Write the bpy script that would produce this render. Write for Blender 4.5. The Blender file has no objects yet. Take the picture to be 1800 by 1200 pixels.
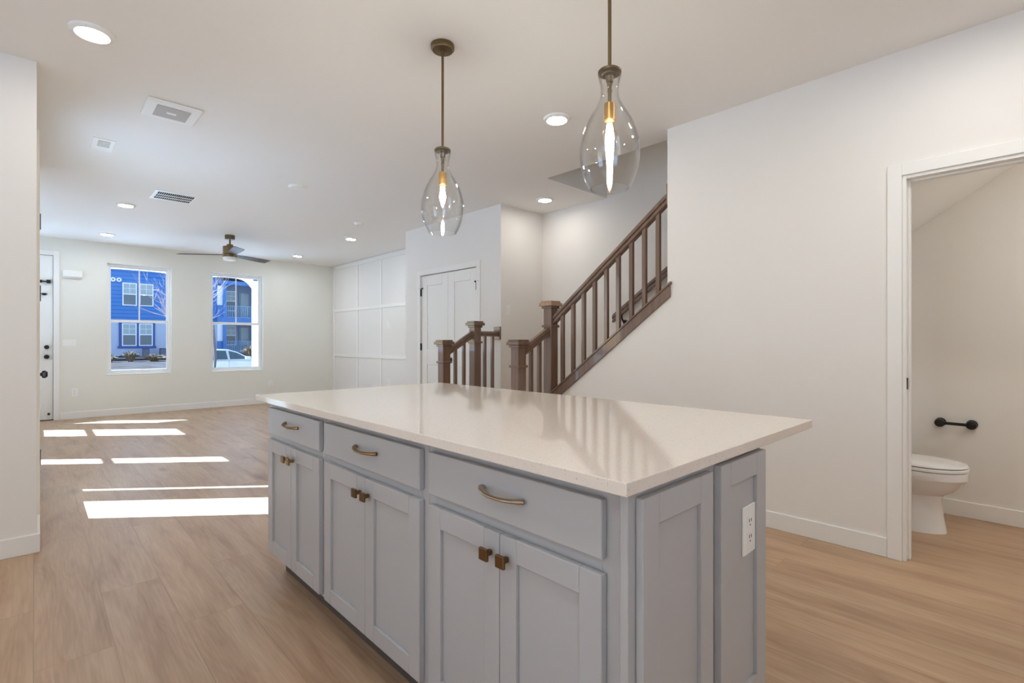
import bpy, bmesh, math, random
from mathutils import Vector, Matrix
R = math.radians
random.seed(7)
SC = bpy.context.scene
COL = SC.collection

# ---------------------------------------------------------------- camera
EYE = 1.18
cam_data = bpy.data.cameras.new('camera')
cam_data.sensor_fit = 'HORIZONTAL'
cam_data.sensor_width = 36.0
cam_data.lens = 883.8 / 1800.0 * 36.0
cam_data.shift_y = 0.45 / 1800.0
cam_data.clip_start = 0.02
cam_data.clip_end = 400
cam = bpy.data.objects.new('camera', cam_data)
cam.location = (0, 0, EYE)
cam.rotation_euler = (R(90), 0, -R(43.5795))
COL.objects.link(cam)
SC.camera = cam

# ---------------------------------------------------------------- colour management, world, sun
SC.view_settings.view_transform = 'Standard'
SC.view_settings.look = 'None'
SC.view_settings.gamma = 1.0
SC.view_settings.use_curve_mapping = False
SC.view_settings.exposure = 0.62
SC.cycles.max_bounces = 14
SC.cycles.diffuse_bounces = 7
SC.cycles.glossy_bounces = 4
SC.cycles.transmission_bounces = 6
SC.cycles.transparent_max_bounces = 24
SC.cycles.caustics_reflective = False
SC.cycles.caustics_refractive = False
SC.cycles.sample_clamp_indirect = 6.0

SUN_EL = R(38.66)
SUN_DIR = Vector((0.775 * math.cos(SUN_EL), -0.632 * math.cos(SUN_EL), -math.sin(SUN_EL)))
world = bpy.data.worlds.new('world')
SC.world = world
world.use_nodes = True
wn = world.node_tree
wn.nodes.clear()
sky = wn.nodes.new('ShaderNodeTexSky')
sky.sky_type = 'NISHITA'
sky.sun_disc = False
sky.sun_elevation = SUN_EL
sky.sun_rotation = math.atan2(-0.775, 0.632)
sky.altitude = 1300
sky.air_density = 1.0
sky.dust_density = 1.5
sky.ozone_density = 1.0
bg = wn.nodes.new('ShaderNodeBackground')
bg.inputs['Strength'].default_value = 0.25
wo = wn.nodes.new('ShaderNodeOutputWorld')
wn.links.new(sky.outputs[0], bg.inputs['Color'])
wn.links.new(bg.outputs[0], wo.inputs['Surface'])

sun_data = bpy.data.lights.new('sun', 'SUN')
sun_data.energy = 23.0
sun_data.angle = R(0.55)
sun_data.color = (0.70, 0.97, 1.30)
sun = bpy.data.objects.new('sun', sun_data)
sun.rotation_euler = SUN_DIR.to_track_quat('-Z', 'Y').to_euler()
sun.location = (-20, 20, 25)
COL.objects.link(sun)

DISC_W = 2.2        # watts given off by each ceiling disc light
BULB_W = 4.7         # watts given off by each pendant bulb
LAMP_COL = (1.0, 0.95, 0.87)

# ---------------------------------------------------------------- materials
def lin(c):
    return tuple(((v / 255) / 12.92 if v / 255 <= 0.04045 else ((v / 255 + 0.055) / 1.055) ** 2.4) for v in c) + (1.0,)

def mat(name, rgb, rough=0.5, metal=0.0, spec=0.5, bump=None, vary=None, coat=0.0):
    m = bpy.data.materials.new(name)
    m.use_nodes = True
    nt = m.node_tree
    b = nt.nodes['Principled BSDF']
    b.inputs['Base Color'].default_value = lin(rgb)
    b.inputs['Roughness'].default_value = rough
    b.inputs['Metallic'].default_value = metal
    b.inputs['Specular IOR Level'].default_value = spec
    b.inputs['Coat Weight'].default_value = coat
    if bump or vary:
        tc = nt.nodes.new('ShaderNodeTexCoord')
    if bump:
        sc, st, det = bump
        n = nt.nodes.new('ShaderNodeTexNoise')
        n.inputs['Scale'].default_value = sc
        n.inputs['Detail'].default_value = det
        nt.links.new(tc.outputs['Object'], n.inputs['Vector'])
        bp = nt.nodes.new('ShaderNodeBump')
        bp.inputs['Strength'].default_value = st
        bp.inputs['Distance'].default_value = 0.002
        nt.links.new(n.outputs['Fac'], bp.inputs['Height'])
        nt.links.new(bp.outputs['Normal'], b.inputs['Normal'])
    if vary:
        sc, rgb2, stretch = vary
        mp = nt.nodes.new('ShaderNodeMapping')
        mp.inputs['Scale'].default_value = stretch
        nt.links.new(tc.outputs['Object'], mp.inputs['Vector'])
        n2 = nt.nodes.new('ShaderNodeTexNoise')
        n2.inputs['Scale'].default_value = sc
        n2.inputs['Detail'].default_value = 5
        nt.links.new(mp.outputs['Vector'], n2.inputs['Vector'])
        cr = nt.nodes.new('ShaderNodeValToRGB')
        cr.color_ramp.elements[0].position = 0.35
        cr.color_ramp.elements[1].position = 0.68
        cr.color_ramp.elements[0].color = lin(rgb2)
        cr.color_ramp.elements[1].color = lin(rgb)
        nt.links.new(n2.outputs['Fac'], cr.inputs['Fac'])
        nt.links.new(cr.outputs['Color'], b.inputs['Base Color'])
    return m

def glass_mat(name, tint=(1, 1, 1), ior=1.45, rough=0.0, gain=1.0, edge=1.0):
    m = bpy.data.materials.new(name)
    m.use_nodes = True
    nt = m.node_tree
    nt.nodes.clear()
    o = nt.nodes.new('ShaderNodeOutputMaterial')
    mx = nt.nodes.new('ShaderNodeMixShader')
    tr = nt.nodes.new('ShaderNodeBsdfTransparent')
    tr.inputs['Color'].default_value = tint + (1.0,)
    gl = nt.nodes.new('ShaderNodeBsdfGlossy')
    gl.inputs['Roughness'].default_value = rough
    lw = nt.nodes.new('ShaderNodeLayerWeight')
    lw.inputs['Blend'].default_value = 0.5
    pw_ = nt.nodes.new('ShaderNodeMath'); pw_.operation = 'POWER'
    pw_.inputs[1].default_value = 5.0
    nt.links.new(lw.outputs['Facing'], pw_.inputs[0])
    f0 = ((ior - 1) / (ior + 1)) ** 2
    mu = nt.nodes.new('ShaderNodeMath')
    mu.operation = 'MULTIPLY_ADD'
    mu.use_clamp = True
    mu.inputs[1].default_value = (1 - f0) * gain
    mu.inputs[2].default_value = f0 * gain
    nt.links.new(pw_.outputs[0], mu.inputs[0])
    ed = nt.nodes.new('ShaderNodeMath'); ed.operation = 'POWER'; ed.inputs[1].default_value = 3.5
    nt.links.new(lw.outputs['Facing'], ed.inputs[0])
    em = nt.nodes.new('ShaderNodeMix'); em.data_type = 'RGBA'
    em.inputs['A'].default_value = tint + (1.0,)
    em.inputs['B'].default_value = tuple(v * edge for v in tint) + (1.0,)
    nt.links.new(ed.outputs[0], em.inputs['Factor'])
    nt.links.new(em.outputs['Result'], tr.inputs['Color'])
    nt.links.new(mu.outputs[0], mx.inputs['Fac'])
    nt.links.new(tr.outputs[0], mx.inputs[1])
    nt.links.new(gl.outputs[0], mx.inputs[2])
    nt.links.new(mx.outputs[0], o.inputs['Surface'])
    return m

def emit_mat(name, rgb, strength):
    m = bpy.data.materials.new(name)
    m.use_nodes = True
    nt = m.node_tree
    nt.nodes.clear()
    o = nt.nodes.new('ShaderNodeOutputMaterial')
    e = nt.nodes.new('ShaderNodeEmission')
    e.inputs['Color'].default_value = tuple(rgb) + (1.0,)
    e.inputs['Strength'].default_value = strength
    nt.links.new(e.outputs[0], o.inputs['Surface'])
    return m

def floor_mat():
    m = bpy.data.materials.new('oak_plank_floor')
    m.use_nodes = True
    nt = m.node_tree
    N, L = nt.nodes, nt.links
    b = N['Principled BSDF']
    tc = N.new('ShaderNodeTexCoord')
    sx = N.new('ShaderNodeSeparateXYZ'); L.new(tc.outputs['Object'], sx.inputs[0])
    cb = N.new('ShaderNodeCombineXYZ')
    L.new(sx.outputs['Y'], cb.inputs['X']); L.new(sx.outputs['X'], cb.inputs['Y'])
    br = N.new('ShaderNodeTexBrick')
    br.offset = 0.37; br.offset_frequency = 2
    br.inputs['Color1'].default_value = (0, 0, 0, 1)
    br.inputs['Color2'].default_value = (1, 1, 1, 1)
    br.inputs['Mortar'].default_value = (0.5, 0.5, 0.5, 1)
    br.inputs['Scale'].default_value = 1.0
    br.inputs['Brick Width'].default_value = 1.52
    br.inputs['Row Height'].default_value = 0.229
    br.inputs['Mortar Size'].default_value = 0.0016
    br.inputs['Mortar Smooth'].default_value = 0.3
    br.inputs['Bias'].default_value = 0.0
    L.new(cb.outputs[0], br.inputs['Vector'])
    rnd = N.new('ShaderNodeSeparateColor'); L.new(br.outputs['Color'], rnd.inputs[0])
    wm = N.new('ShaderNodeMath'); wm.operation = 'MULTIPLY'; wm.inputs[1].default_value = 37.0
    L.new(rnd.outputs['Red'], wm.inputs[0])
    # long figure
    mp = N.new('ShaderNodeMapping'); mp.inputs['Scale'].default_value = (5.5, 0.75, 1)
    L.new(tc.outputs['Object'], mp.inputs['Vector'])
    n1 = N.new('ShaderNodeTexNoise'); n1.noise_dimensions = '4D'
    n1.inputs['Scale'].default_value = 1.6; n1.inputs['Detail'].default_value = 6; n1.inputs['Distortion'].default_value = 0.7
    L.new(mp.outputs[0], n1.inputs['Vector']); L.new(wm.outputs[0], n1.inputs['W'])
    # fine grain
    mp2 = N.new('ShaderNodeMapping'); mp2.inputs['Scale'].default_value = (60, 2.6, 1)
    L.new(tc.outputs['Object'], mp2.inputs['Vector'])
    n2 = N.new('ShaderNodeTexNoise'); n2.noise_dimensions = '4D'
    n2.inputs['Scale'].default_value = 1.8; n2.inputs['Detail'].default_value = 4; n2.inputs['Distortion'].default_value = 0.4
    L.new(mp2.outputs[0], n2.inputs['Vector']); L.new(wm.outputs[0], n2.inputs['W'])
    # cathedral figure
    mp3 = N.new('ShaderNodeMapping'); mp3.inputs['Scale'].default_value = (7.0, 0.9, 1)
    L.new(tc.outputs['Object'], mp3.inputs['Vector'])
    n3 = N.new('ShaderNodeTexNoise'); n3.noise_dimensions = '4D'
    n3.inputs['Scale'].default_value = 1.0; n3.inputs['Detail'].default_value = 2
    L.new(mp3.outputs[0], n3.inputs['Vector']); L.new(wm.outputs[0], n3.inputs['W'])
    m3 = N.new('ShaderNodeMath'); m3.operation = 'MULTIPLY'; m3.inputs[1].default_value = 95.0
    L.new(n3.outputs['Fac'], m3.inputs[0])
    s3 = N.new('ShaderNodeMath'); s3.operation = 'SINE'; L.new(m3.outputs[0], s3.inputs[0])
    r1 = N.new('ShaderNodeValToRGB')
    e = r1.color_ramp.elements
    e[0].position = 0.28; e[0].color = lin((168, 134, 106))
    e[1].position = 0.70; e[1].color = lin((200, 170, 140))
    k = r1.color_ramp.elements.new(0.47); k.color = lin((188, 156, 126))
    L.new(n1.outputs['Fac'], r1.inputs['Fac'])
    def mul(a, fac_sock, lo, hi):
        mr = N.new('ShaderNodeMapRange'); mr.inputs['From Min'].default_value = lo[0]; mr.inputs['From Max'].default_value = hi[0]
        mr.inputs['To Min'].default_value = lo[1]; mr.inputs['To Max'].default_value = hi[1]
        L.new(fac_sock, mr.inputs['Value'])
        mx = N.new('ShaderNodeMix'); mx.data_type = 'RGBA'; mx.blend_type = 'MULTIPLY'
        mx.inputs['Factor'].default_value = 1.0
        L.new(a, mx.inputs['A'])
        L.new(mr.outputs[0], mx.inputs['B'])
        return mx.outputs['Result']
    c = r1.outputs['Color']
    c = mul(c, n2.outputs['Fac'], (0.3, 0.89), (0.7, 1.055))
    c = mul(c, s3.outputs[0], (-1, 0.955), (1, 1.015))
    c = mul(c, rnd.outputs['Red'], (0.0, 0.94), (1.0, 1.04))
    # knots
    mp4 = N.new('ShaderNodeMapping'); mp4.inputs['Scale'].default_value = (3.4, 1.25, 1)
    L.new(tc.outputs['Object'], mp4.inputs['Vector'])
    vo = N.new('ShaderNodeTexVoronoi'); vo.inputs['Scale'].default_value = 1.0
    n4 = N.new('ShaderNodeTexNoise'); n4.inputs['Scale'].default_value = 9.0; n4.inputs['Detail'].default_value = 3
    L.new(tc.outputs['Object'], n4.inputs['Vector'])
    mxv = N.new('ShaderNodeMix'); mxv.data_type = 'VECTOR'; mxv.inputs['Factor'].default_value = 0.12
    L.new(mp4.outputs[0], mxv.inputs['A']); L.new(n4.outputs['Color'], mxv.inputs['B'])
    L.new(mxv.outputs['Result'], vo.inputs['Vector'])
    c = mul(c, vo.outputs['Distance'], (0.02, 0.66), (0.16, 1.0))
    c = mul(c, br.outputs['Fac'], (0.0, 1.0), (1.0, 0.74))
    L.new(c, b.inputs['Base Color'])
    b.inputs['Roughness'].default_value = 0.42
    b.inputs['Specular IOR Level'].default_value = 0.35
    bp = N.new('ShaderNodeBump'); bp.inputs['Strength'].default_value = 0.12; bp.inputs['Distance'].default_value = 0.001
    L.new(n2.outputs['Fac'], bp.inputs['Height']); L.new(bp.outputs[0], b.inputs['Normal'])
    return m

def quartz_mat():
    m = mat('white_quartz', (230, 219, 208), rough=0.07, spec=0.55)
    nt = m.node_tree; N, L = nt.nodes, nt.links
    tc = N.new('ShaderNodeTexCoord')
    n = N.new('ShaderNodeTexNoise'); n.inputs['Scale'].default_value = 260; n.inputs['Detail'].default_value = 2
    L.new(tc.outputs['Object'], n.inputs['Vector'])
    cr = N.new('ShaderNodeValToRGB')
    cr.color_ramp.elements[0].position = 0.27; cr.color_ramp.elements[0].color = lin((176, 170, 166))
    cr.color_ramp.elements[1].position = 0.36; cr.color_ramp.elements[1].color = lin((230, 219, 208))
    L.new(n.outputs['Fac'], cr.inputs['Fac'])
    L.new(cr.outputs['Color'], N['Principled BSDF'].inputs['Base Color'])
    return m

def siding_mat(name, rgb, pitch):
    m = mat(name, rgb, rough=0.7)
    nt = m.node_tree; N, L = nt.nodes, nt.links
    tc = N.new('ShaderNodeTexCoord')
    sx = N.new('ShaderNodeSeparateXYZ'); L.new(tc.outputs['Object'], sx.inputs[0])
    d = N.new('ShaderNodeMath'); d.operation = 'DIVIDE'; d.inputs[1].default_value = pitch
    L.new(sx.outputs['Z'], d.inputs[0])
    f = N.new('ShaderNodeMath'); f.operation = 'FRACT'; L.new(d.outputs[0], f.inputs[0])
    bp = N.new('ShaderNodeBump'); bp.inputs['Strength'].default_value = 1.0; bp.inputs['Distance'].default_value = 0.03
    bp.invert = True
    L.new(f.outputs[0], bp.inputs['Height']); L.new(bp.outputs[0], N['Principled BSDF'].inputs['Normal'])
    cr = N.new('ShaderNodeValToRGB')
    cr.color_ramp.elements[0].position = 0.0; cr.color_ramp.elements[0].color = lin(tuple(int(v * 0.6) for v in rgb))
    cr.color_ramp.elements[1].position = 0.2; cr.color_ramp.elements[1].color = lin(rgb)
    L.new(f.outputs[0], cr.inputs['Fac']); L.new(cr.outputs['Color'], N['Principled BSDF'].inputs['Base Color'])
    return m

M = {
 'wall': mat('wall_paint', (236, 232, 226), 0.62, spec=0.25, bump=(180, 0.08, 2)),
 'wall_far': mat('wall_paint_living', (233, 231, 222), 0.62, spec=0.25, bump=(180, 0.08, 2)),
 'ceil': mat('ceiling_paint', (240, 238, 234), 0.7, spec=0.2, bump=(26, 0.22, 3)),
 'trim': mat('trim_paint', (240, 238, 233), 0.38, spec=0.4),
 'floor': floor_mat(),
 'cab': mat('grey_cabinet_paint', (182, 181, 182), 0.36, spec=0.45),
 'cab_in': mat('grey_cabinet_shadow_gap', (120, 119, 120), 0.6),
 'toe': mat('shaded_toe_kick', (92, 84, 78), 0.6),  # painted darker to deepen the shade under the cabinets
 'quartz': quartz_mat(),
 'brass': mat('aged_brass', (158, 128, 88), 0.32, metal=1.0),
 'bronze': mat('bronze_knob', (122, 96, 68), 0.38, metal=1.0),
 'nickel': mat('champagne_nickel', (186, 168, 144), 0.25, metal=1.0),
 'oldbrass': mat('antique_brass', (124, 108, 82), 0.36, metal=1.0),
 'socketbrass': mat('warm_brass', (186, 146, 88), 0.35, metal=1.0),
 'wood': mat('stained_rail_wood', (126, 101, 85), 0.34, spec=0.5, vary=(2.2, (110, 86, 71), (16, 16, 1.2)), coat=0.5),
 'wood_lt': mat('lit_wood_cap', (186, 154, 126), 0.5, vary=(3, (170, 138, 110), (3, 20, 3))),  # cap wood painted paler for the warm light falling on it
 'black': mat('black_metal', (22, 21, 21), 0.42, metal=0.2),
 'white_pl': mat('white_plastic', (240, 240, 236), 0.35),
 'grey_pl': mat('grey_grille', (186, 184, 180), 0.6),
 'dark': mat('painted_dark', (14, 14, 16), 0.9),
 'slot': mat('socket_slots', (70, 66, 62), 0.6),
 'porcelain': mat('white_porcelain', (236, 234, 230), 0.08, spec=0.6),
 'window': mat('white_vinyl', (242, 241, 238), 0.35),
 'glass': glass_mat('window_glass', (0.97, 0.985, 0.985), 1.45),
 'pend_glass': glass_mat('clear_pendant_glass', (0.985, 0.985, 0.98), 1.45, gain=1.45, edge=0.66),
 'bulb_glass': glass_mat('clear_bulb_glass', (1.0, 0.97, 0.92), 1.45),
 'blade': mat('dark_walnut_blade', (92, 80, 72), 0.42, vary=(3, (70, 60, 54), (4, 4, 4))),
 'fanlens': mat('opal_lens', (232, 230, 224), 0.4),
 'lens': emit_mat('disc_light_lens', LAMP_COL, DISC_W / (math.pi * math.pi * 0.066 ** 2) * 1.0),
 'lens_bright': emit_mat('added_disc_lens', (1.0, 0.985, 0.95), 4.7 / (math.pi * math.pi * 0.066 ** 2)),  # lens of the unseen lights added to brighten the rooms
 'lens_living': emit_mat('living_disc_lens', (0.90, 1.0, 1.10), 4.6 / (math.pi * math.pi * 0.066 ** 2)),
 'filament': emit_mat('bulb_filament', (0.98, 1.0, 0.96), 1.0),
 'rubber': mat('rubber_foot', (60, 58, 56), 0.7),
 'snow': mat('snow_ground', (196, 199, 206), 0.95, spec=0.0, bump=(1.2, 0.5, 4)),
 'asphalt': mat('road_asphalt', (96, 96, 100), 0.95, spec=0.0),
 'mulch': mat('brown_shaded_bed', (66, 58, 53), 1.0, spec=0.0, vary=(1.1, (80, 76, 78), (1, 1, 1))),  # bed colour darkened in place of the building's shadow
 'blue': siding_mat('blue_lap_siding', (56, 122, 194), 0.27),
 'bluetrim': mat('blue_trim_boards', (70, 124, 190), 0.7),
 'bluedark': mat('blue_frame_boards', (48, 88, 158), 0.7),
 'stucco': mat('pale_stucco', (182, 190, 212), 0.9),
 'whitetrim': mat('white_trim_boards', (240, 241, 244), 0.6),
 'pane_hi': mat('far_window_blind', (150, 168, 176), 0.25),
 'pane_lo': mat('far_window_screen', (88, 104, 116), 0.3),
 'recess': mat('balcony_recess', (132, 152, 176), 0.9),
 'rail_out': mat('balcony_rail_paint', (136, 176, 214), 0.6),
 'condenser': mat('condenser_grey', (96, 104, 124), 0.6),
 'shrub': mat('dormant_shrub', (112, 98, 78), 0.9),
 'twig': mat('bare_branch_bark', (150, 128, 124), 0.8),
 'trunk': mat('bare_tree_bark', (92, 80, 80), 0.9),
 'car': mat('white_car_paint', (200, 197, 196), 0.22, spec=0.6, coat=0.5),
 'carglass': mat('car_window_glass', (58, 80, 88), 0.06, spec=0.8),
 'tyre': mat('tyre_rubber', (30, 30, 32), 0.8),
 'porchgrey': mat('porch_side_panel', (140, 138, 136), 0.7),
 'roofsnow': mat('snowy_roof', (214, 216, 222), 0.9),
}

# ---------------------------------------------------------------- mesh builder
class MB:
    def __init__(self):
        self.b = bmesh.new()
    def box(self, x0, x1, y0, y1, z0, z1):
        x0, x1 = min(x0, x1), max(x0, x1); y0, y1 = min(y0, y1), max(y0, y1); z0, z1 = min(z0, z1), max(z0, z1)
        v = [self.b.verts.new(p) for p in ((x0,y0,z0),(x1,y0,z0),(x1,y1,z0),(x0,y1,z0),(x0,y0,z1),(x1,y0,z1),(x1,y1,z1),(x0,y1,z1))]
        for f in ((3,2,1,0),(4,5,6,7),(0,1,5,4),(1,2,6,5),(2,3,7,6),(3,0,4,7)):
            self.b.faces.new([v[i] for i in f])
        return self
    def prism(self, pts, axis, a0, a1):
        """polygon pts in the two remaining axes (in x,y,z order), extruded along axis"""
        def P(p, a):
            if axis == 'X': return (a, p[0], p[1])
            if axis == 'Y': return (p[0], a, p[1])
            return (p[0], p[1], a)
        A = [self.b.verts.new(P(p, a0)) for p in pts]
        B = [self.b.verts.new(P(p, a1)) for p in pts]
        n = len(pts)
        self.b.faces.new(A); self.b.faces.new(B[::-1])
        for i in range(n):
            j = (i + 1) % n
            self.b.faces.new((A[i], B[i], B[j], A[j]))
        return self
    def lathe(self, prof, c=(0, 0, 0), n=32, axis='Z', cap=True):
        rings = []
        for r, h in prof:
            ring = []
            for i in range(n):
                t = 2 * math.pi * i / n
                u, w = r * math.cos(t), r * math.sin(t)
                p = (u, w, h) if axis == 'Z' else ((u, h, w) if axis == 'Y' else (h, u, w))
                ring.append(self.b.verts.new((c[0] + p[0], c[1] + p[1], c[2] + p[2])))
            rings.append(ring)
        for a, b in zip(rings, rings[1:]):
            for i in range(n):
                j = (i + 1) % n
                self.b.faces.new((a[i], a[j], b[j], b[i]))
        if cap:
            self.b.faces.new(rings[0][::-1]); self.b.faces.new(rings[-1])
        return self
    def tube(self, pts, rad, n=10, up=Vector((0, 0, 1)), flat=1.0):
        pts = [Vector(p) for p in pts]
        rads = rad if isinstance(rad, (list, tuple)) else [rad] * len(pts)
        rings = []
        for i, p in enumerate(pts):
            d = (pts[min(i + 1, len(pts) - 1)] - pts[max(i - 1, 0)]).normalized()
            s = d.cross(up)
            if s.length < 1e-4: s = d.cross(Vector((1, 0, 0)))
            s.normalize(); q = s.cross(d).normalized()
            rings.append([self.b.verts.new(p + s * (math.cos(2*math.pi*k/n) * rads[i]) + q * (math.sin(2*math.pi*k/n) * rads[i] * flat)) for k in range(n)])
        for a, b in zip(rings, rings[1:]):
            for i in range(n):
                j = (i + 1) % n
                self.b.faces.new((a[i], a[j], b[j], b[i]))
        self.b.faces.new(rings[0][::-1]); self.b.faces.new(rings[-1])
        return self
    def loft(self, rings, cap=True):
        rr = [[self.b.verts.new(p) for p in ring] for ring in rings]
        n = len(rr[0])
        for a, b in zip(rr, rr[1:]):
            for i in range(n):
                j = (i + 1) % n
                self.b.faces.new((a[i], a[j], b[j], b[i]))
        if cap:
            self.b.faces.new(rr[0][::-1]); self.b.faces.new(rr[-1])
        return self
    def wall(self, axis, t0, t1, u0, u1, z0, z1, holes=()):
        """slab with rectangular holes; axis 'X': plane x in t0..t1, u is y.  axis 'Y': plane y in t0..t1, u is x"""
        cuts = sorted({u0, u1} | {h[0] for h in holes} | {h[1] for h in holes})
        for a, b in zip(cuts, cuts[1:]):
            m = (a + b) / 2
            hs = sorted([h for h in holes if h[0] < m < h[1]], key=lambda h: h[2])
            z = z0
            segs = []
            for h in hs:
                if h[2] > z: segs.append((z, h[2]))
                z = h[3]
            if z < z1: segs.append((z, z1))
            for s in segs:
                if axis == 'X': self.box(t0, t1, a, b, s[0], s[1])
                else: self.box(a, b, t0, t1, s[0], s[1])
        return self
    def build(self, name, m, parent=None, loc=None, smooth=False, bevel=0.0, seg=1):
        bmesh.ops.recalc_face_normals(self.b, faces=self.b.faces)
        me = bpy.data.meshes.new(name)
        o = bpy.data.objects.new(name, me)
        if loc is None:
            if parent is not None: org = Vector(parent.location)
            else: org = Vector((0, 0, 0))
        else:
            org = Vector(loc)
        if org.length > 0:
            bmesh.ops.translate(self.b, verts=self.b.verts, vec=-org)
        if smooth:
            for f in self.b.faces: f.smooth = True
        self.b.to_mesh(me); self.b.free()
        me.materials.append(m)
        COL.objects.link(o)
        if parent is not None:
            o.parent = parent
            o.location = (0, 0, 0) if loc is None else org - Vector(world_loc(parent))
        else:
            o.location = org
        if bevel:
            bv = o.modifiers.new('edge', 'BEVEL'); bv.width = bevel; bv.segments = seg; bv.limit_method = 'ANGLE'; bv.angle_limit = R(40)
        if smooth:
            try:
                es = o.modifiers.new('split', 'EDGE_SPLIT'); es.split_angle = R(38)
            except Exception: pass
        return o

def world_loc(o):
    v = Vector((0, 0, 0))
    while o is not None:
        v += o.location; o = o.parent
    return v

# MB.build expects world coordinates; for sub-parts the parent chain is translation only
def part(mb, name, m, parent, label=None, **kw):
    kw.setdefault('loc', world_loc(parent))
    o = mb.build(name, m, parent, **kw)
    if label: o['label'] = label
    return o
def tag(o, label, cat, group=None, kind=None):
    o['label'] = label; o['category'] = cat
    if group: o['group'] = group
    if kind: o['kind'] = kind
    return o
def empty(name, loc, label, cat, group=None, kind=None):
    o = bpy.data.objects.new(name, None)
    o.empty_display_size = 0.05
    o.location = loc
    COL.objects.link(o)
    return tag(o, label, cat, group, kind)
def struct(mb, name, m, label, cat, **kw):
    return tag(mb.build(name, m, **kw), label, cat, None, 'structure')
def copy_tree(o, parent=None):
    c = o.copy(); COL.objects.link(c)
    if parent is not None: c.parent = parent
    for ch in [x for x in bpy.data.objects if x.parent == o and x != c]:
        copy_tree(ch, c)
    return c

# ---------------------------------------------------------------- setting: shell
H = 2.75
XR0, XR1 = 3.394, 3.51          # right wall faces
XB = 4.545                      # batten wall / stair wall plane
XC = 3.85                       # closet wall plane
YF = 10.22                      # far wall plane
YS = 3.885                      # left stub wall plane
XL = 0.013                      # side wall with the glazed door
XV = -0.82                      # living room's own side wall
TOP = 5.4
fl = MB()
fl.box(-2.8, 4.66, -3.3, 4.0, -0.12, 0).box(-0.1, 4.66, 4.0, 6.35, -0.12, 0).box(-0.93, 4.66, 6.35, 10.42, -0.12, 0)
struct(fl, 'floor', M['floor'], 'pale oak plank floor running through kitchen and living room', 'floor')
ce = MB()
ce.box(-2.8, 3.575, -3.3, 4.0, H, 3.05).box(-0.1, 3.575, 4.0, 6.35, H, 3.05).box(-0.93, 3.575, 6.35, 10.42, H, 3.05)
ce.box(3.575, 4.66, 3.27, 10.42, H, 3.05).box(3.575, 4.66, -3.3, -0.3, H, 3.05)
struct(ce, 'ceiling', M['ceil'], 'white textured ceiling over kitchen and living room, open above the stairs', 'ceiling')

W1 = (0.845, 1.705, 0.655, 2.435)
W2 = (2.293, 3.172, 0.645, 2.425)
FD = (-0.715, 0.215, 0.0, 2.478)
struct(MB().wall('Y', YF, YF + 0.2, -0.93, 4.66, 0, H, [W1, W2, FD]), 'wall_far', M['wall_far'], 'far living room wall with two windows and the front door', 'wall')
struct(MB().box(XB, XB + 0.115, 6.25, YF, 0, H), 'wall_batten', M['wall'], 'white wall with a grid of square battens beside the far corner', 'wall')
CD = (4.655, 5.862, 0.0, 2.082)
struct(MB().wall('X', XC, XC + 0.115, 4.23, 6.25, 0, H, [CD]), 'wall_closet', M['wall'], 'white closet wall holding the double doors', 'wall')
struct(MB().box(XC + 0.115, XB, 4.23, 4.345, 0, H).box(XC + 0.115, XB, 6.135, 6.25, 0, H), 'wall_alcove', M['wall'], 'beige shaded wall with a light switch at the stair landing', 'wall')
struct(MB().box(XB, XB + 0.115, -1.2, 6.25, 0, TOP), 'wall_stair', M['wall'], 'tall wall behind the staircase carrying the wall handrail', 'wall')
SL = 0.76
def skz(y): return 0.735 + SL * (3.03 - y)        # top of the sloped skirt board
wr = MB().wall('X', XR0, XR1, -3.2, 1.9, 0, H, [(-0.28, 0.513, 0, 2.073)])
wr.prism([(1.9, 0), (3.06, 0), (3.06, skz(3.06) - 0.05), (1.9, skz(1.9) - 0.05)], 'X', XR0, XR1)
struct(wr, 'wall_right', M['wall'], 'long white wall on the right, cut by the powder room doorway', 'wall')
struct(MB().box(XR1 + 0.065, XR1 + 0.18, -0.3, 3.27, 3.05, TOP).box(3.575, XB, 3.27, 3.385, 3.05, TOP).box(3.575, XB, -0.4, -0.3, 3.05, TOP),
       'wall_upper', M['wall'], 'upper stairwell walls seen through the ceiling opening', 'wall')
struct(MB().box(3.4, 4.66, -0.5, 3.5, TOP, TOP + 0.1), 'ceiling_upper', M['ceil'], 'ceiling high over the stairwell', 'ceiling')
# powder room
struct(MB().box(XR1, XB, 1.06, 1.16, 0, 1.75).box(XR1, XB, -1.3, -1.2, 0, H), 'wall_powder', M['wall'], 'short walls closing the powder room', 'wall')
def slz(y): return 1.95 + 0.672 * (0.644 - y)
struct(MB().prism([(1.06, slz(1.06)), (-0.1, slz(-0.1)), (-1.2, slz(-0.1)), (-1.2, slz(-0.1) + 0.04), (-0.1, slz(-0.1) + 0.04), (1.06, slz(1.06) + 0.04)], 'X', XR1, XB),
       'ceiling_powder', M['ceil'], 'sloping white ceiling under the stairs in the powder room', 'ceiling')
# left side
struct(MB().box(-2.8, XL, YS, 4.0, 0, H), 'wall_left', M['wall'], 'short beige wall ending at the left edge', 'wall')
GD = (4.40, 5.62, 0.0, 2.44)
struct(MB().wall('X', XL - 0.115, XL, 4.0, 6.35, 0, H, [GD]), 'wall_side', M['wall'], 'side wall behind the left stub holding a glazed door', 'wall')
struct(MB().box(-0.93, XL - 0.115, 6.35, 6.45, 0, H), 'wall_jog', M['wall'], 'short return wall into the living room', 'wall')
DYV = (0 - XV) / 0.775 * 0.632
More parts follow.
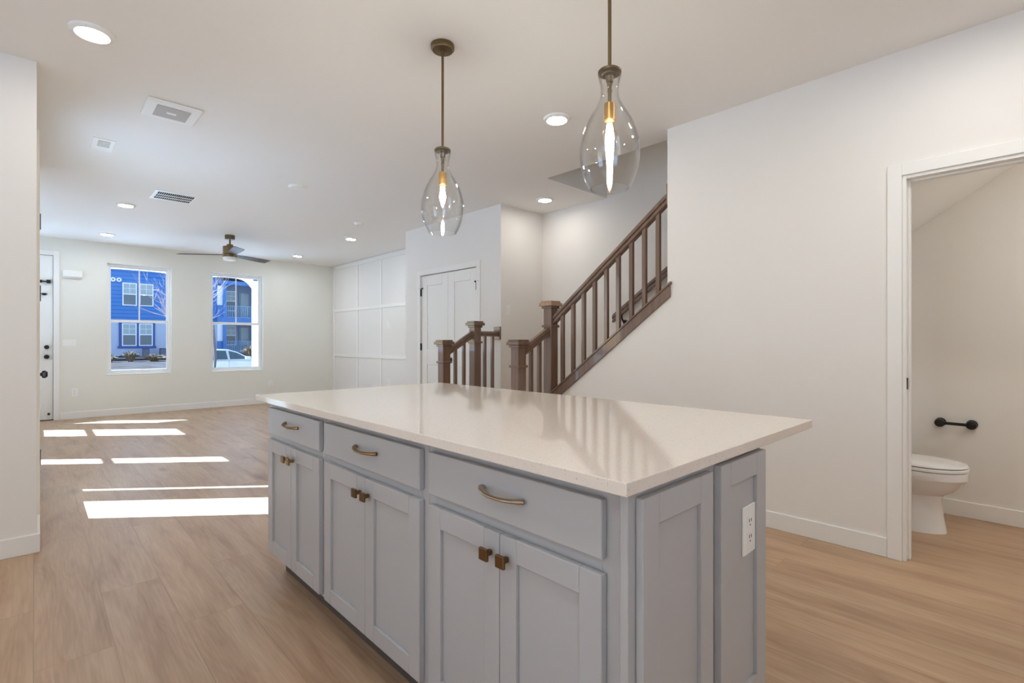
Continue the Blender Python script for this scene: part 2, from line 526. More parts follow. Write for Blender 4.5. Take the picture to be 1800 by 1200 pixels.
# unseen side windows of the living room, shaped to throw the sun patches
V1 = (7.335, 7.70, 0.30, 2.40)
V2 = (9.30, 10.0, 0.95, 2.40)
struct(MB().wall('X', XV - 0.11, XV, 6.45, YF, 0, H, [V1, V2]), 'wall_living', M['wall'], 'living room side wall with two narrow windows', 'wall')
struct(MB().wall('Y', -3.3, -3.2, -2.8, 3.394, 0, H, [(-2.3, -0.4, 0.05, 2.55)]), 'wall_back', M['wall'], 'kitchen wall behind the camera, opened for added patio glass', 'wall')
KW = (0.6, 1.9, 0.5, 2.45)  # unseen window added so sun bounces off the kitchen floor
struct(MB().wall('X', -2.8, -2.7, -3.2, YS, 0, H, [KW]), 'wall_kitchen', M['wall'], 'kitchen side wall out of view', 'wall')

# baseboards
BH, BT = 0.106, 0.014
def bb(mb, name, label):
    struct(mb, name, M['trim'], label, 'baseboard', bevel=0.003)
bb(MB().box(0.285, XB, YF - BT, YF, 0, BH), 'baseboard_far', 'white baseboard along the far wall')
bb(MB().box(XR0 - BT, XR0, 0.578, 3.05, 0, BH).box(XR0 - BT, XR0, -3.2, -0.35, 0, BH), 'baseboard_right', 'white baseboard along the right wall')
bb(MB().box(XB - BT, XB, -1.2, 1.06, 0, BH), 'baseboard_powder', 'white baseboard at the back of the powder room')
bb(MB().box(-2.7, XL + BT, YS - BT, YS, 0, BH).box(XL, XL + BT, YS, 4.31, 0, BH), 'baseboard_left', 'white baseboard wrapping the left stub wall')
bb(MB().box(XB - BT, XB, 6.25, YF - BT, 0, BH), 'baseboard_batten', 'white baseboard under the batten wall')
bb(MB().box(XC - BT, XC, 5.935, 6.25, 0, BH).box(XC - BT, XC, 4.345, 4.585, 0, BH), 'baseboard_closet', 'white baseboard beside the closet doors')

# battens
bt = MB()
BX = XB - 0.013
for y in (10.14, 9.11, 8.2, 7.29, 6.38):
    bt.box(BX, XB, y - 0.03, y + 0.03, BH, 2.70)
for z in (0.91, 1.82):
    bt.box(BX - 0.001, XB, 6.26, YF - 0.05, z - 0.03, z + 0.03)
bt.box(BX - 0.001, XB, 6.26, YF - 0.05, 2.66, 2.735)
struct(bt, 'trim_1', M['trim'], 'white batten strips in a square grid on the living room wall', 'trim', bevel=0.002)

# powder room doorway casing and jamb
CW = 0.064
cs = MB()
cs.box(XR0 - 0.015, XR0, 0.513, 0.513 + CW, 0, 2.073 + CW).box(XR0 - 0.015, XR0, -0.28 - CW, -0.28, 0, 2.073 + CW)
cs.box(XR0 - 0.015, XR0, -0.28, 0.513, 2.073, 2.073 + CW)
cs.box(XR0 - 0.004, XR1 + 0.004, 0.495, 0.513, 0, 2.073).box(XR0 - 0.004, XR1 + 0.004, -0.28, -0.262, 0, 2.073).box(XR0 - 0.004, XR1 + 0.004, -0.262, 0.495, 2.055, 2.073)
cs.box(XR0 + 0.04, XR0 + 0.075, 0.484, 0.495, 0, 2.055).box(XR0 + 0.04, XR0 + 0.075, -0.262, 0.484, 2.044, 2.055)
tr2 = struct(cs, 'trim_2', M['trim'], 'white casing and jamb around the powder room doorway', 'door casing', bevel=0.002)
part(MB().box(XR0 + 0.004, XR0 + 0.036, 0.4925, 0.4955, 0.925, 0.985), 'strike_plate', M['black'], tr2, 'black strike plate')

# closet double doors
def shaker_panels(mb, plane, u0, u1, z0, z1, out, panels, depth, axis):
    """slab leaf with rectangular recessed panels. axis 'X': leaf lies in a plane of constant x, outward is -x"""
    hs = [(p[0], p[1], p[2], p[3]) for p in panels]
    if axis == 'X':
        mb.wall('X', plane, plane + depth, u0, u1, z0, z1, hs)
        for p in panels: mb.box(plane + out, plane + depth - 0.004, p[0], p[1], p[2], p[3])
    else:
        mb.wall('Y', plane, plane + depth, u0, u1, z0, z1, hs)
        for p in panels: mb.box(p[0], p[1], plane + out, plane + depth - 0.004, p[2], p[3])
    return mb
d3 = struct(MB().box(XC - 0.014, XC, 4.585, 4.655, 0, 2.152).box(XC - 0.014, XC, 5.862, 5.932, 0, 2.152).box(XC - 0.014, XC, 4.655, 5.862, 2.082, 2.152),
            'door_3', M['trim'], 'white two-panel double closet doors with black hinges', 'door', bevel=0.002)
for (a, b) in ((4.661, 5.2535), (5.2565, 5.856)):
    lf = part(shaker_panels(MB(), XC + 0.012, a, b, 0.012, 2.074, 0.010, [(a + 0.128, b - 0.128, 0.24, 0.87), (a + 0.128, b - 0.128, 1.08, 1.935)], 0.036, 'X'),
              'door_leaf', M['trim'], d3, bevel=0.003)
    hy = a - 0.004 if a < 5 else b + 0.004
    for hz in (0.28, 1.11, 1.85):
        hm = MB().box(XC - 0.010, XC + 0.012, hy - 0.010, hy + 0.010, hz - 0.048, hz + 0.048)
        if hz > 1.8:
            hm.tube([(XC - 0.004, hy - 0.045, hz + 0.055), (XC - 0.004, hy + 0.03, hz + 0.055)], 0.005, 8)
            hm.lathe([(0.011, -0.010), (0.011, 0.0)], (XC - 0.004, hy + 0.03, hz + 0.055), 10, 'Y')
            hm.lathe([(0.011, 0.0), (0.011, 0.010)], (XC - 0.004, hy - 0.045, hz + 0.055), 10, 'Y')
        part(hm, 'hinge', M['black'], d3, 'black door hinge')
part(MB().lathe([(0.012, -0.05), (0.012, -0.035), (0.024, -0.030), (0.024, -0.006), (0.03, 0), (0.03, 0.012)], (XC + 0.0, 5.19, 0.95), 16, 'X'), 'door_knob', M['black'], d3, 'black door knob', smooth=True)

# front door
d1 = struct(MB().box(-0.785, -0.715, YF - 0.016, YF, 0, 2.548).box(0.215, 0.283, YF - 0.016, YF, 0, 2.548).box(-0.715, 0.215, YF - 0.016, YF, 2.478, 2.548),
            'door_1', M['trim'], 'white front door with black deadbolt and knob at the far left', 'door', bevel=0.002)
part(MB().box(0.185, 0.215, YF + 0.077, YF + 0.19, 0, 2.478).box(-0.715, -0.685, YF + 0.077, YF + 0.19, 0, 2.478).box(-0.685, 0.185, YF + 0.077, YF + 0.19, 2.45, 2.478), 'leak_block_strip', M['trim'], d1)  # added behind the gap to block light leaking around the leaf
part(MB().box(-0.715, 0.215, YF + 0.02, YF + 0.19, 0, 0.0105), 'threshold', M['rubber'], d1, 'dark threshold strip')
lf = part(MB().wall('Y', YF + 0.03, YF + 0.075, -0.71, 0.210, 0.012, 2.473, [(-0.42, 0.04, 0.80, 1.78)]), 'door_leaf', M['trim'], d1, bevel=0.002)  # glass opening is unseen, shaped to let one sun patch in
part(MB().box(-0.42, 0.04, YF + 0.05, YF + 0.056, 0.80, 1.78), 'glass_pane', M['glass'], lf)
for z, r in ((1.10, 0.030), (0.955, 0.032)):
    nm = 'deadbolt' if z > 1 else 'door_knob'
    pr = [(r, 0.03), (r, 0.014), (r * 0.5, 0.010), (r * 0.5, -0.012), (r * 0.95, -0.018), (r * 0.9, -0.036), (r * 0.4, -0.042)]
    part(MB().lathe(pr, (0.142, YF, z), 20, 'Y'), nm, M['black'], d1, 'black ' + nm.replace('_', ' '), smooth=True)
part(MB().lathe([(0.016, 0.03), (0.016, 0.022), (0.008, 0.018), (0.008, -0.03), (0.014, -0.034), (0.014, -0.045)], (0.165, YF, 0.10), 14, 'Y'), 'door_stop', M['black'], d1, 'black door stop', smooth=True)
gb = MB().box(0.02, 0.09, YF + 0.004, YF + 0.03, 2.06, 2.10).box(0.09, 0.14, YF - 0.005, YF + 0.02, 2.072, 2.088).box(0.14, 0.185, YF - 0.01, YF + 0.03, 2.055, 2.105)
part(gb, 'security_latch', M['black'], d1, 'black swing latch')
part(MB().box(0.06, 0.15, YF + 0.005, YF + 0.018, 1.89, 1.90).box(0.09, 0.135, YF - 0.004, YF + 0.03, 1.875, 1.905), 'door_viewer', M['black'], d1, 'black latch plate')

# glazed side door (seen on edge)
GX = XL - 0.07
d2 = struct(MB().box(XL, XL + 0.016, 4.33, 4.40, 0, 2.51).box(XL, XL + 0.016, 5.62, 5.69, 0, 2.51).box(XL, XL + 0.016, 4.40, 5.62, 2.44, 2.51),
            'door_2', M['trim'], 'white glazed side door seen on edge behind the left wall', 'door', bevel=0.002)
G1 = (4.615, 5.135, 0.29, 2.22); G2 = (5.452, 5.575, 0.29, 2.22)  # unseen glass openings, shaped to cast the nearest sun patches
lf = part(MB().wall('X', GX, GX + 0.045, 4.405, 5.335, 0.012, 2.435, [G1]), 'door_leaf', M['trim'], d2, bevel=0.002)
part(MB().box(GX + 0.02, GX + 0.026, G1[0], G1[1], G1[2], G1[3]), 'glass_pane', M['glass'], lf)
sd = part(MB().wall('X', GX - 0.02, GX + 0.06, 5.34, 5.62, 0, 2.44, [G2]), 'sidelight', M['trim'], d2)
part(MB().box(GX + 0.02, GX + 0.026, G2[0], G2[1], G2[2], G2[3]), 'glass_pane', M['glass'], sd)
for hz in (0.44, 1.49, 1.95):
    part(MB().lathe([(0.008, -0.05), (0.008, 0.05)], (XL + 0.013, 4.42, hz), 10), 'hinge', M['black'], d2, 'black door hinge')
part(MB().box(XL - 0.03, XL + 0.004, 5.24, 5.29, 0.82, 1.03).lathe([(0.012, 0.0), (0.012, 0.03), (0.028, 0.036), (0.030, 0.052), (0.018, 0.066)], (XL + 0.0, 5.265, 0.93), 16, 'X'), 'door_knob', M['black'], d2, 'black knob on a long plate', smooth=True)

# far windows
def far_window(n, w, label, y=YF):
    x0, x1, z0, z1 = w
    yy = y + 0.075
    fw = 0.032
    o = struct(MB().wall('Y', yy, yy + 0.07, x0, x1, z0, z1, [(x0 + fw, x1 - fw, z0 + fw, z1 - fw)]).box(x0 - 0.0, x1 + 0.0, y - 0.006, yy, z0 - 0.006, z0 + 0.006),
               'window_%d' % n, M['window'], label, 'window', bevel=0.002)
    zm = 1.515
    a0, a1 = x0 + fw, x1 - fw
    for nm, za, zb, off in (('upper_sash', zm - 0.02, z1 - fw, 0.035), ('lower_sash', z0 + fw, zm + 0.024, 0.008)):
        sf = 0.026
        zl = za + (0.048 if nm == 'lower_sash' else 0.03)
        zh = zb - (0.044 if nm == 'lower_sash' else 0.026)
        if nm == 'lower_sash': zl = za + 0.034
        s = part(MB().wall('Y', yy + off, yy + off + 0.024, a0, a1, za, zb, [(a0 + sf, a1 - sf, zl, zh)]), nm, M['window'], o, bevel=0.0015)
        part(MB().box(a0 + sf - 0.004, a1 - sf + 0.004, yy + off + 0.010, yy + off + 0.014, zl - 0.004, zh + 0.004), 'pane', M['glass'], s)
        if nm == 'upper_sash':
            xm = (a0 + a1) / 2
            part(MB().box(xm - 0.009, xm + 0.009, yy + off + 0.006, yy + off + 0.0095, zl, zh), 'muntin', M['window'], s)
    return o
far_window(1, W1, 'white double-hung window nearer the front door, blue house outside')
far_window(2, W2, 'white double-hung window nearer the corner, white car outside')
def side_window(n, w, label):
    y0, y1, z0, z1 = w
    xx = XV - 0.09
    o = struct(MB().wall('X', xx, xx + 0.06, y0 - 0.03, y1 + 0.03, z0 - 0.03, z1 + 0.03, [(y0, y1, z0, z1)]), 'window_%d' % n, M['window'], label, 'window')
    zm = 1.455
    part(MB().box(xx + 0.01, xx + 0.05, y0, y1, zm - 0.025, zm + 0.025), 'sash_rail', M['window'], o)
    part(MB().box(xx + 0.028, xx + 0.032, y0, y1, z0, z1), 'pane', M['glass'], o)
side_window(3, V1, 'unseen narrow side window of the living room nearer the glazed door, sized for a sun patch')
side_window(4, V2, 'unseen side window of the living room nearer the front door, sized for a sun patch')
pw = struct(MB().wall('Y', -3.28, -3.22, -2.3, -0.4, 0.05, 2.55, [(-2.24, -1.38, 0.12, 2.49), (-1.32, -0.46, 0.12, 2.49)]), 'window_5', M['window'], 'unseen patio glass added behind the camera for daylight', 'window')  # unseen glazing added to bring daylight into the kitchen
for a, b in ((-2.24, -1.38), (-1.32, -0.46)):
    part(MB().box(a, b, -3.252, -3.248, 0.12, 2.49), 'pane', M['glass'], pw)

kw_ = struct(MB().wall('X', -2.79, -2.72, KW[0], KW[1], KW[2], KW[3], [(KW[0] + 0.06, 1.22, KW[2] + 0.06, KW[3] - 0.06), (1.28, KW[1] - 0.06, KW[2] + 0.06, KW[3] - 0.06)]), 'window_6', M['window'], 'kitchen side window out of view, added for bounced sun', 'window')
part(MB().box(-2.757, -2.753, KW[0] + 0.06, KW[1] - 0.06, KW[2] + 0.06, KW[3] - 0.06), 'pane', M['glass'], kw_)

# stairs (structure under the rails)
st = MB()
st.box(3.42, XB, 3.06, 4.23, 0, 0.35).box(3.10, 3.42, 3.06, 4.23, 0, 0.16)
st.box(3.40, XB, 3.06, 4.23, 0.35, 0.38).box(3.075, 3.42, 3.06, 4.23, 0.16, 0.19)
for k in range(12):
    y = 3.06 - 0.25 * k
    z = 0.38 + 0.19 * (k + 1)
    st.box(XR1, XB, y - 0.27, y + 0.02, z - 0.03, z).box(XR1, XB, y - 0.015, y, z - 0.19, z - 0.03)
struct(st, 'stairs', M['floor'], 'stair landing and steps rising behind the right wall', 'stairs')

# ---------------------------------------------------------------- stair rails
def newel(root, x, y, z0, ztop, cap_mat='wood'):
    r = 0.047
    n = part(MB().box(x - r, x + r, y - r, y + r, z0, ztop - 0.052), 'newel_post', M['wood'], root, bevel=0.003)
    zb = ztop - 0.232
    part(MB().box(x - r - 0.012, x + r + 0.012, y - r - 0.012, y + r + 0.012, zb - 0.010, zb + 0.012), 'collar', M['wood'], n, bevel=0.003)
    part(MB().box(x - r - 0.012, x + r + 0.012, y - r - 0.012, y + r + 0.012, ztop - 0.07, ztop - 0.046), 'cap_moulding', M['wood'], n, bevel=0.003)
    part(MB().box(x - r - 0.030, x + r + 0.030, y - r - 0.030, y + r + 0.030, ztop - 0.047, ztop - 0.018)
         .box(x - r - 0.018, x + r + 0.018, y - r - 0.018, y + r + 0.018, ztop - 0.018, ztop), 'cap', M[cap_mat], n, 'wood cap painted pale for warm light' if cap_mat == 'wood_lt' else None, bevel=0.003)
    return n
def sloped(mb, axis, a0, a1, u0, z0, u1, z1, h):
    """bar whose TOP edge runs from (u0,z0) to (u1,z1) with vertical height h"""
    return mb.prism([(u0, z0 - h), (u1, z1 - h), (u1, z1), (u0, z0)], axis, a0, a1)
def rail_profile(axis, c, u0, z0, u1, z1, w=0.058, hh=0.076):
    mb = MB()
    d = (z1 - z0)
    sloped(mb, axis, c - w * 0.36, c + w * 0.36, u0, z0, u1, z1, hh * 0.30)
    sloped(mb, axis, c - w * 0.5, c + w * 0.5, u0, z0 - hh * 0.18, u1, z1 - hh * 0.18, hh * 0.34)
    sloped(mb, axis, c - w * 0.34, c + w * 0.34, u0, z0 - hh * 0.5, u1, z1 - hh * 0.5, hh * 0.24)
    sloped(mb, axis, c - w * 0.44, c + w * 0.44, u0, z0 - hh * 0.70, u1, z1 - hh * 0.70, hh * 0.30)
    return mb
# left rail beside the closet
lr = empty('stair_railing', (3.3, 4.277, 0), 'short stepped brown stair rail in front of the closet doors, ending on the closet wall', 'stair railing')
YL = 4.277
newel(lr, 3.096, YL, 0.19, 1.199)
newel(lr, 3.511, YL, 0.38, 1.405)
s1 = 0.57
rzA = 1.135
part(rail_profile('Y', YL, 3.143, rzA - 0.02, 3.464, rzA + 0.163), 'handrail', M['wood'], lr, bevel=0.004)
part(rail_profile('Y', YL, 3.558, 1.297, XC - 0.022, 1.297, hh=0.058), 'handrail', M['wood'], lr, bevel=0.004)
part(MB().box(XC - 0.022, XC, YL - 0.055, YL + 0.055, 1.205, 1.352), 'rosette', M['wood'], lr, bevel=0.003)
for x in (3.240, 3.354):
    part(MB().box(x - 0.016, x + 0.016, YL - 0.016, YL + 0.016, 0.19, rzA + (x - 3.143) * s1 - 0.085), 'baluster', M['wood'], lr, bevel=0.002)
for x in (3.648, 3.762):
    part(MB().box(x - 0.016, x + 0.016, YL - 0.016, YL + 0.016, 0.38, 1.245), 'baluster', M['wood'], lr, bevel=0.002)
# right rail up the main flight
YM = 3.107
rr = empty('stair_railing', (3.45, 3.1, 0), 'long brown stair rail climbing along the right wall, with a tall newel post', 'stair railing')
newel(rr, 3.034, YM, 0.19, 1.199)
newel(rr, 3.447, YM, 0.38, 1.553, 'wood_lt')
part(rail_profile('Y', YM, 3.081, 1.128, 3.400, 1.312), 'handrail', M['wood'], rr, bevel=0.004)
XM = 3.452
for x in (3.188, 3.295):
    part(MB().box(x - 0.016, x + 0.016, YM - 0.016, YM + 0.016, 0.19, 1.128 + (x - 3.081) * 0.577 - 0.07), 'baluster', M['wood'], rr, bevel=0.002)
def rtz(y): return 1.478 + 0.767 * (2.991 - y)
part(rail_profile('X', XM, 3.060, rtz(3.060), 1.918, rtz(1.918), w=0.064, hh=0.084), 'handrail', M['wood'], rr, bevel=0.004)
part(MB().box(XR0 + 0.012, XR1 - 0.012, 1.9, 1.918, rtz(1.918) - 0.10, rtz(1.918) + 0.055), 'rosette', M['wood'], rr, bevel=0.002)
sk = MB()
sk.prism([(1.872, skz(1.872) - 0.105), (3.06, skz(3.06) - 0.105), (3.06, skz(3.06) - 0.018), (1.872, skz(1.872) - 0.018)], 'X', XR0 - 0.02, XR0 - 0.001)
sk.prism([(1.902, skz(1.902) - 0.05), (3.06, skz(3.06) - 0.05), (3.06, skz(3.06) - 0.018), (1.902, skz(1.902) - 0.018)], 'X', XR0 - 0.001, XR1 + 0.012)
part(sk, 'skirt_board', M['wood'], rr, bevel=0.002)
cp = MB()
cp.prism([(1.862, skz(1.862) - 0.018), (3.06, skz(3.06) - 0.018), (3.06, skz(3.06)), (1.862, skz(1.862))], 'X', XR0 - 0.028, XR0 - 0.001)
cp.prism([(1.902, skz(1.902) - 0.018), (3.06, skz(3.06) - 0.018), (3.06, skz(3.06)), (1.902, skz(1.902))], 'X', XR0 - 0.001, XR1 + 0.018)
part(cp, 'cap_strip', M['wood'], rr, bevel=0.002)
for y in (2.964, 2.842, 2.725, 2.607, 2.487, 2.369, 2.245, 2.127, 2.008):
    part(MB().prism([(y - 0.016, skz(y - 0.016) - 0.002), (y + 0.016, skz(y + 0.016) - 0.002), (y + 0.016, rtz(y + 0.016) - 0.082), (y - 0.016, rtz(y - 0.016) - 0.082)], 'X', XM - 0.016, XM + 0.016),
         'baluster', M['wood'], rr, bevel=0.002)
# wall handrail
XH = 4.475
def hz(y): return 1.475 + 0.70 * (3.13 - y)
hr = empty('wall_handrail', (XH, 3.0, 1.4), 'brown handrail bracketed to the wall behind the stair balusters', 'handrail')
part(rail_profile('X', XH, 3.14, hz(3.14), -0.1, hz(-0.1), w=0.05, hh=0.085), 'rail', M['wood'], hr, bevel=0.004)
for y in (3.03, 2.0, 1.0, 0.1):
    z = hz(y)
    part(MB().tube([(XH, y, z - 0.085), (XH, y, z - 0.12), (XH + 0.03, y, z - 0.155), (XB - 0.008, y, z - 0.16)], 0.010, 8).lathe([(0.028, -0.010), (0.028, 0)], (XB, y, z - 0.16), 14, 'X'),
         'bracket', M['black'], hr, 'black wall bracket', smooth=True)

# ---------------------------------------------------------------- kitchen island
CTX0, CTX1, CTY0, CTY1 = 0.807, 1.925, 0.536, 2.715
CT0, CT1 = 0.8865, 0.914
XF = 0.848           # faces of doors and drawers
XFR = 0.868          # face frame
ZB = 0.125
YE = 0.578           # end of the cabinet boxes
ct = MB().box(CTX0, CTX1, CTY0, CTY1, CT0, CT1).build('countertop', M['quartz'], bevel=0.002, seg=2)
tag(ct, 'white speckled quartz worktop on the grey island', 'countertop')
def pull_mb(yc, z, half=0.078):
    """bow pull: feet flare on the drawer face, bar arches outward"""
    mb = MB()
    pts, rad = [], []
    for i in range(17):
        t = -1 + i / 8.0
        out = 0.028 * (1 - abs(t) ** 2.6)
        pts.append((XF - 0.002 - out, yc - t * half, z + 0.006 * t * t * (1 if t < 0 else 0.2)))
        rad.append(0.0098 if abs(t) > 0.85 else 0.0088 - 0.0016 * (1 - abs(t)))
    return mb.tube(pts, rad, 10, up=Vector((0, 0, 1)), flat=0.62)
def knob_mb(y, z):
    mb = MB().box(XF - 0.030, XF - 0.021, y - 0.0155, y + 0.0155, z - 0.0155, z + 0.0155)
    mb.box(XF - 0.0215, XF - 0.001, y - 0.0065, y + 0.0065, z - 0.0065, z + 0.0065)
    return mb
def cabinet(y0, y1, ya, yb, label, pullm, knobm, first, last):
    """box from y0 to y1; drawer and door pair span ya..yb"""
    root = empty('base_cabinet', (1.12, (y0 + y1) / 2, 0), label, 'cabinet', 'grey island base cabinets')
    c = MB()
    c.box(XFR + 0.02, 1.52, y0 + 0.001, y1 - 0.001, ZB, CT0 - 0.0005)
    c.box(XFR, XFR + 0.02, y0 + 0.001, ya + 0.012, ZB, CT0 - 0.0005).box(XFR, XFR + 0.02, yb - 0.012, y1 - 0.001, ZB, CT0 - 0.0005)
    c.box(XFR, XFR + 0.02, ya + 0.012, yb - 0.012, 0.842, CT0 - 0.0005).box(XFR, XFR + 0.02, ya + 0.012, yb - 0.012, 0.690, 0.740).box(XFR, XFR + 0.02, ya + 0.012, yb - 0.012, ZB, 0.155)
    part(c, 'carcass', M['cab'], root, bevel=0.001)
    part(MB().box(0.945, 1.50, y0 + 0.001, y1 - 0.001, 0, ZB - 0.0005), 'toe_kick', M['toe'], root)
    dr = part(MB().box(XF, XFR - 0.0005, ya, yb, 0.729, 0.854), 'drawer', M['cab'], root, bevel=0.003, seg=2)
    part(pull_mb((ya + yb) / 2 - 0.012, 0.797), 'pull', pullm, dr, 'curved metal drawer pull', smooth=True)
    ym = (ya + yb) / 2
    ST = 0.059
    for (a, b, ky) in ((ya, ym - 0.0012, ym - 0.031), (ym + 0.0012, yb, ym + 0.031)):
        mb = MB()
        z0, z1 = 0.142, 0.698
        mb.box(XF, XFR - 0.0005, a, a + ST, z0, z1).box(XF, XFR - 0.0005, b - ST, b, z0, z1)
        mb.box(XF, XFR - 0.0005, a + ST, b - ST, z1 - ST, z1).box(XF, XFR - 0.0005, a + ST, b - ST, z0, z0 + ST)
        mb.box(XF + 0.010, XFR - 0.002, a + ST, b - ST, z0 + ST, z1 - ST)
        d = part(mb, 'door', M['cab'], root, bevel=0.0022, seg=2)
        part(knob_mb(ky, 0.644), 'knob', knobm, d, 'square bronze knob', bevel=0.0015)
    return root
cabinet(YE, 1.2755, 0.624, 1.251, 'grey island cabinet at the near end, beside the end panel, largest in view', M['nickel'], M['bronze'], True, False)
cabinet(1.2755, 2.0155, 1.300, 1.991, 'grey island cabinet between the other two, widest of the row', M['brass'], M['bronze'], False, False)
cabinet(2.0155, 2.690, 2.040, 2.659, 'grey island cabinet at the far end of the island, nearest the windows', M['brass'], M['brass'], False, True)
# end panel (finished side) and overlay shaker panel
ep = empty('end_panel', (1.1, 0.57, 0), 'grey recessed-panel end board on the corner of the island', 'cabinet panel')
part(MB().box(XFR - 0.022, 1.52, YE - 0.019, YE - 0.0005, 0, CT0 - 0.0005), 'side_board', M['cab'], ep, bevel=0.0015)
pm = MB()
PA, PB, PZ0, PZ1 = 0.873, 1.183, 0.10, 0.868
PY0, PY1 = YE - 0.037, YE - 0.0195
pm.box(PA, PA + 0.062, PY0, PY1, PZ0, PZ1).box(PB - 0.062, PB, PY0, PY1, PZ0, PZ1).box(PA + 0.062, PB - 0.062, PY0, PY1, PZ1 - 0.062, PZ1).box(PA + 0.062, PB - 0.062, PY0, PY1, PZ0, PZ0 + 0.062)
pm.box(PA + 0.062, PB - 0.062, PY0 + 0.010, PY1, PZ0 + 0.062, PZ1 - 0.062)
part(pm, 'shaker_panel', M['cab'], ep, bevel=0.002, seg=2)
sp = empty('support_panel', (1.37, 0.56, 0), 'grey recessed-panel support under the overhang, carrying the white outlet', 'cabinet panel')
pm = MB()
PA, PB, PZ0, PZ1 = 1.222, 1.512, 0.0, 0.874
PY0, PY1 = YE - 0.039, YE - 0.0195
pm.box(PA, PA + 0.056, PY0, PY1, PZ0, PZ1).box(PB - 0.064, PB, PY0, PY1, PZ0, PZ1).box(PA + 0.056, PB - 0.064, PY0, PY1, PZ1 - 0.06, PZ1).box(PA + 0.056, PB - 0.064, PY0, PY1, PZ0, 0.262)
pm.box(PA + 0.056, PB - 0.064, PY0 + 0.010, PY1, 0.262, PZ1 - 0.06)
part(pm, 'shaker_panel', M['cab'], sp, bevel=0.002, seg=2)
part(MB().box(1.5205, 1.54, YE + 0.0, 2.69, 0.0, CT0 - 0.0005), 'back_board', M['cab'], sp)

# ---------------------------------------------------------------- outlets, switches, small wall things
def plate(name, c, normal, w, h, label, cat, kind, group=None):
    """kind: 'outlet' two round sockets, 'switch' n rockers"""
    root = empty(name, c, label, cat, group)
    x, y, z = c
    t = 0.005
    def bx(u0, u1, w0, w1, z0, z1):
        m_ = MB()
        if normal == '-Y': return m_.box(x + u0, x + u1, y - w1, y - w0, z + z0, z + z1)
        return m_.box(x - w1, x - w0, y + u0, y + u1, z + z0, z + z1)
    part(bx(-w / 2, w / 2, 0.0, t, -h / 2, h / 2), 'plate', M['white_pl'], root, bevel=0.0015)
    if kind == 'outlet':
        for s in (-1, 1):
            cz = s * h * 0.165
            o = part(bx(-w * 0.2, w * 0.2, t, t + 0.002, cz - h * 0.115, cz + h * 0.115), 'socket', M['white_pl'], root, bevel=0.002)
            mb = MB()
            for du in (-0.006, 0.006):
                q = (x + du, y) if normal == '-Y' else (x, y + du)
                if normal == '-Y': mb.box(q[0] - 0.0012, q[0] + 0.0012, y - t - 0.0027, y - t - 0.0018, z + cz - 0.001, z + cz + 0.008)
                else: mb.box(x - t - 0.0027, x - t - 0.0018, q[1] - 0.0012, q[1] + 0.0012, z + cz - 0.001, z + cz + 0.008)
            if normal == '-Y': mb.box(x - 0.002, x + 0.002, y - t - 0.0027, y - t - 0.0018, z + cz - 0.011, z + cz - 0.007)
            else: mb.box(x - t - 0.0027, x - t - 0.0018, y - 0.002, y + 0.002, z + cz - 0.011, z + cz - 0.007)
            part(mb, 'slots', M['slot'], o)
    elif kind:
        n = int(kind[-1])
        for i in range(n):
            cu = (i - (n - 1) / 2) * (w / n) * 0.92
            part(bx(cu - 0.012, cu + 0.012, t, t + 0.004, -h * 0.26, h * 0.26), 'rocker', M['white_pl'], root, bevel=0.001)
    return root
plate('outlet', (1.407, YE - 0.029 , 0.672), '-Y', 0.079, 0.131, 'white outlet on the grey island support panel', 'outlet', 'outlet')
plate('outlet', (0.456, YF, 0.405), '-Y', 0.075, 0.12, 'white outlet low on the far wall beside the front door', 'outlet', 'outlet')
plate('outlet', (3.306, YF, 0.375), '-Y', 0.075, 0.12, 'white outlet low on the far wall near the second window', 'outlet', 'outlet')
plate('outlet', (XB, 7.93, 0.46), '-X', 0.075, 0.12, 'white outlet low on the batten wall', 'outlet', 'outlet')
plate('light_switch', (3.955, 4.23, 1.545), '-Y', 0.078, 0.122, 'white light switch on the shaded landing wall', 'light switch', 'switch1')
plate('light_switch', (0.394, YF, 1.165), '-Y', 0.16, 0.10, 'white wide switch plate beside the front door', 'light switch', 'switch3')
plate('wall_control', (XB, 7.955, 1.49), '-X', 0.075, 0.12, 'small white control plate in the middle of a batten square', 'wall control', 'switch1')
ch = empty('door_chime', (0.434, YF, 2.21), 'white rounded chime box high on the wall by the front door', 'door chime')
part(MB().box(0.319, 0.549, YF - 0.05, YF - 0.0, 2.153, 2.269), 'cover', M['white_pl'], ch, bevel=0.022, seg=4)
part(MB().box(0.33, 0.538, YF - 0.053, YF - 0.05, 2.166, 2.172), 'seam', M['grey_pl'], ch)

# ---------------------------------------------------------------- ceiling fittings
def disc_light(x, y, label, r=0.094, lens='lens'):
    root = empty('ceiling_light', (x, y, H), label, 'ceiling light', 'white disc ceiling lights')
    part(MB().lathe([(r, 0.0), (r, -0.004), (r * 0.93, -0.013), (r * 0.76, -0.018), (r * 0.72, -0.013), (r * 0.70, -0.010)], (x, y, H), 40, cap=True), 'trim_ring', M['white_pl'], root, smooth=True)
    part(MB().lathe([(0.001, -0.0165), (r * 0.5, -0.0168), (r * 0.715, -0.0150)], (x, y, H), 32, cap=False), 'lens', M[lens], root)
    return root
disc_light(0.216, 3.314, 'white disc ceiling light near the left wall, largest in view')
disc_light(0.766, 7.22, 'white disc ceiling light beside the return air grille', lens='lens_living')
disc_light(0.775, 9.37, 'white disc ceiling light nearest the front door and first window', lens='lens_living')
disc_light(3.485, 9.33, 'white disc ceiling light nearest the far right corner, right of the fan', lens='lens_living')
disc_light(3.498, 7.23, 'white disc ceiling light near the batten wall, below the small smoke alarm', lens='lens_living')
disc_light(2.667, 2.345, 'white disc ceiling light between the two glass pendants')
disc_light(4.083, 3.763, 'white disc ceiling light over the stair landing')
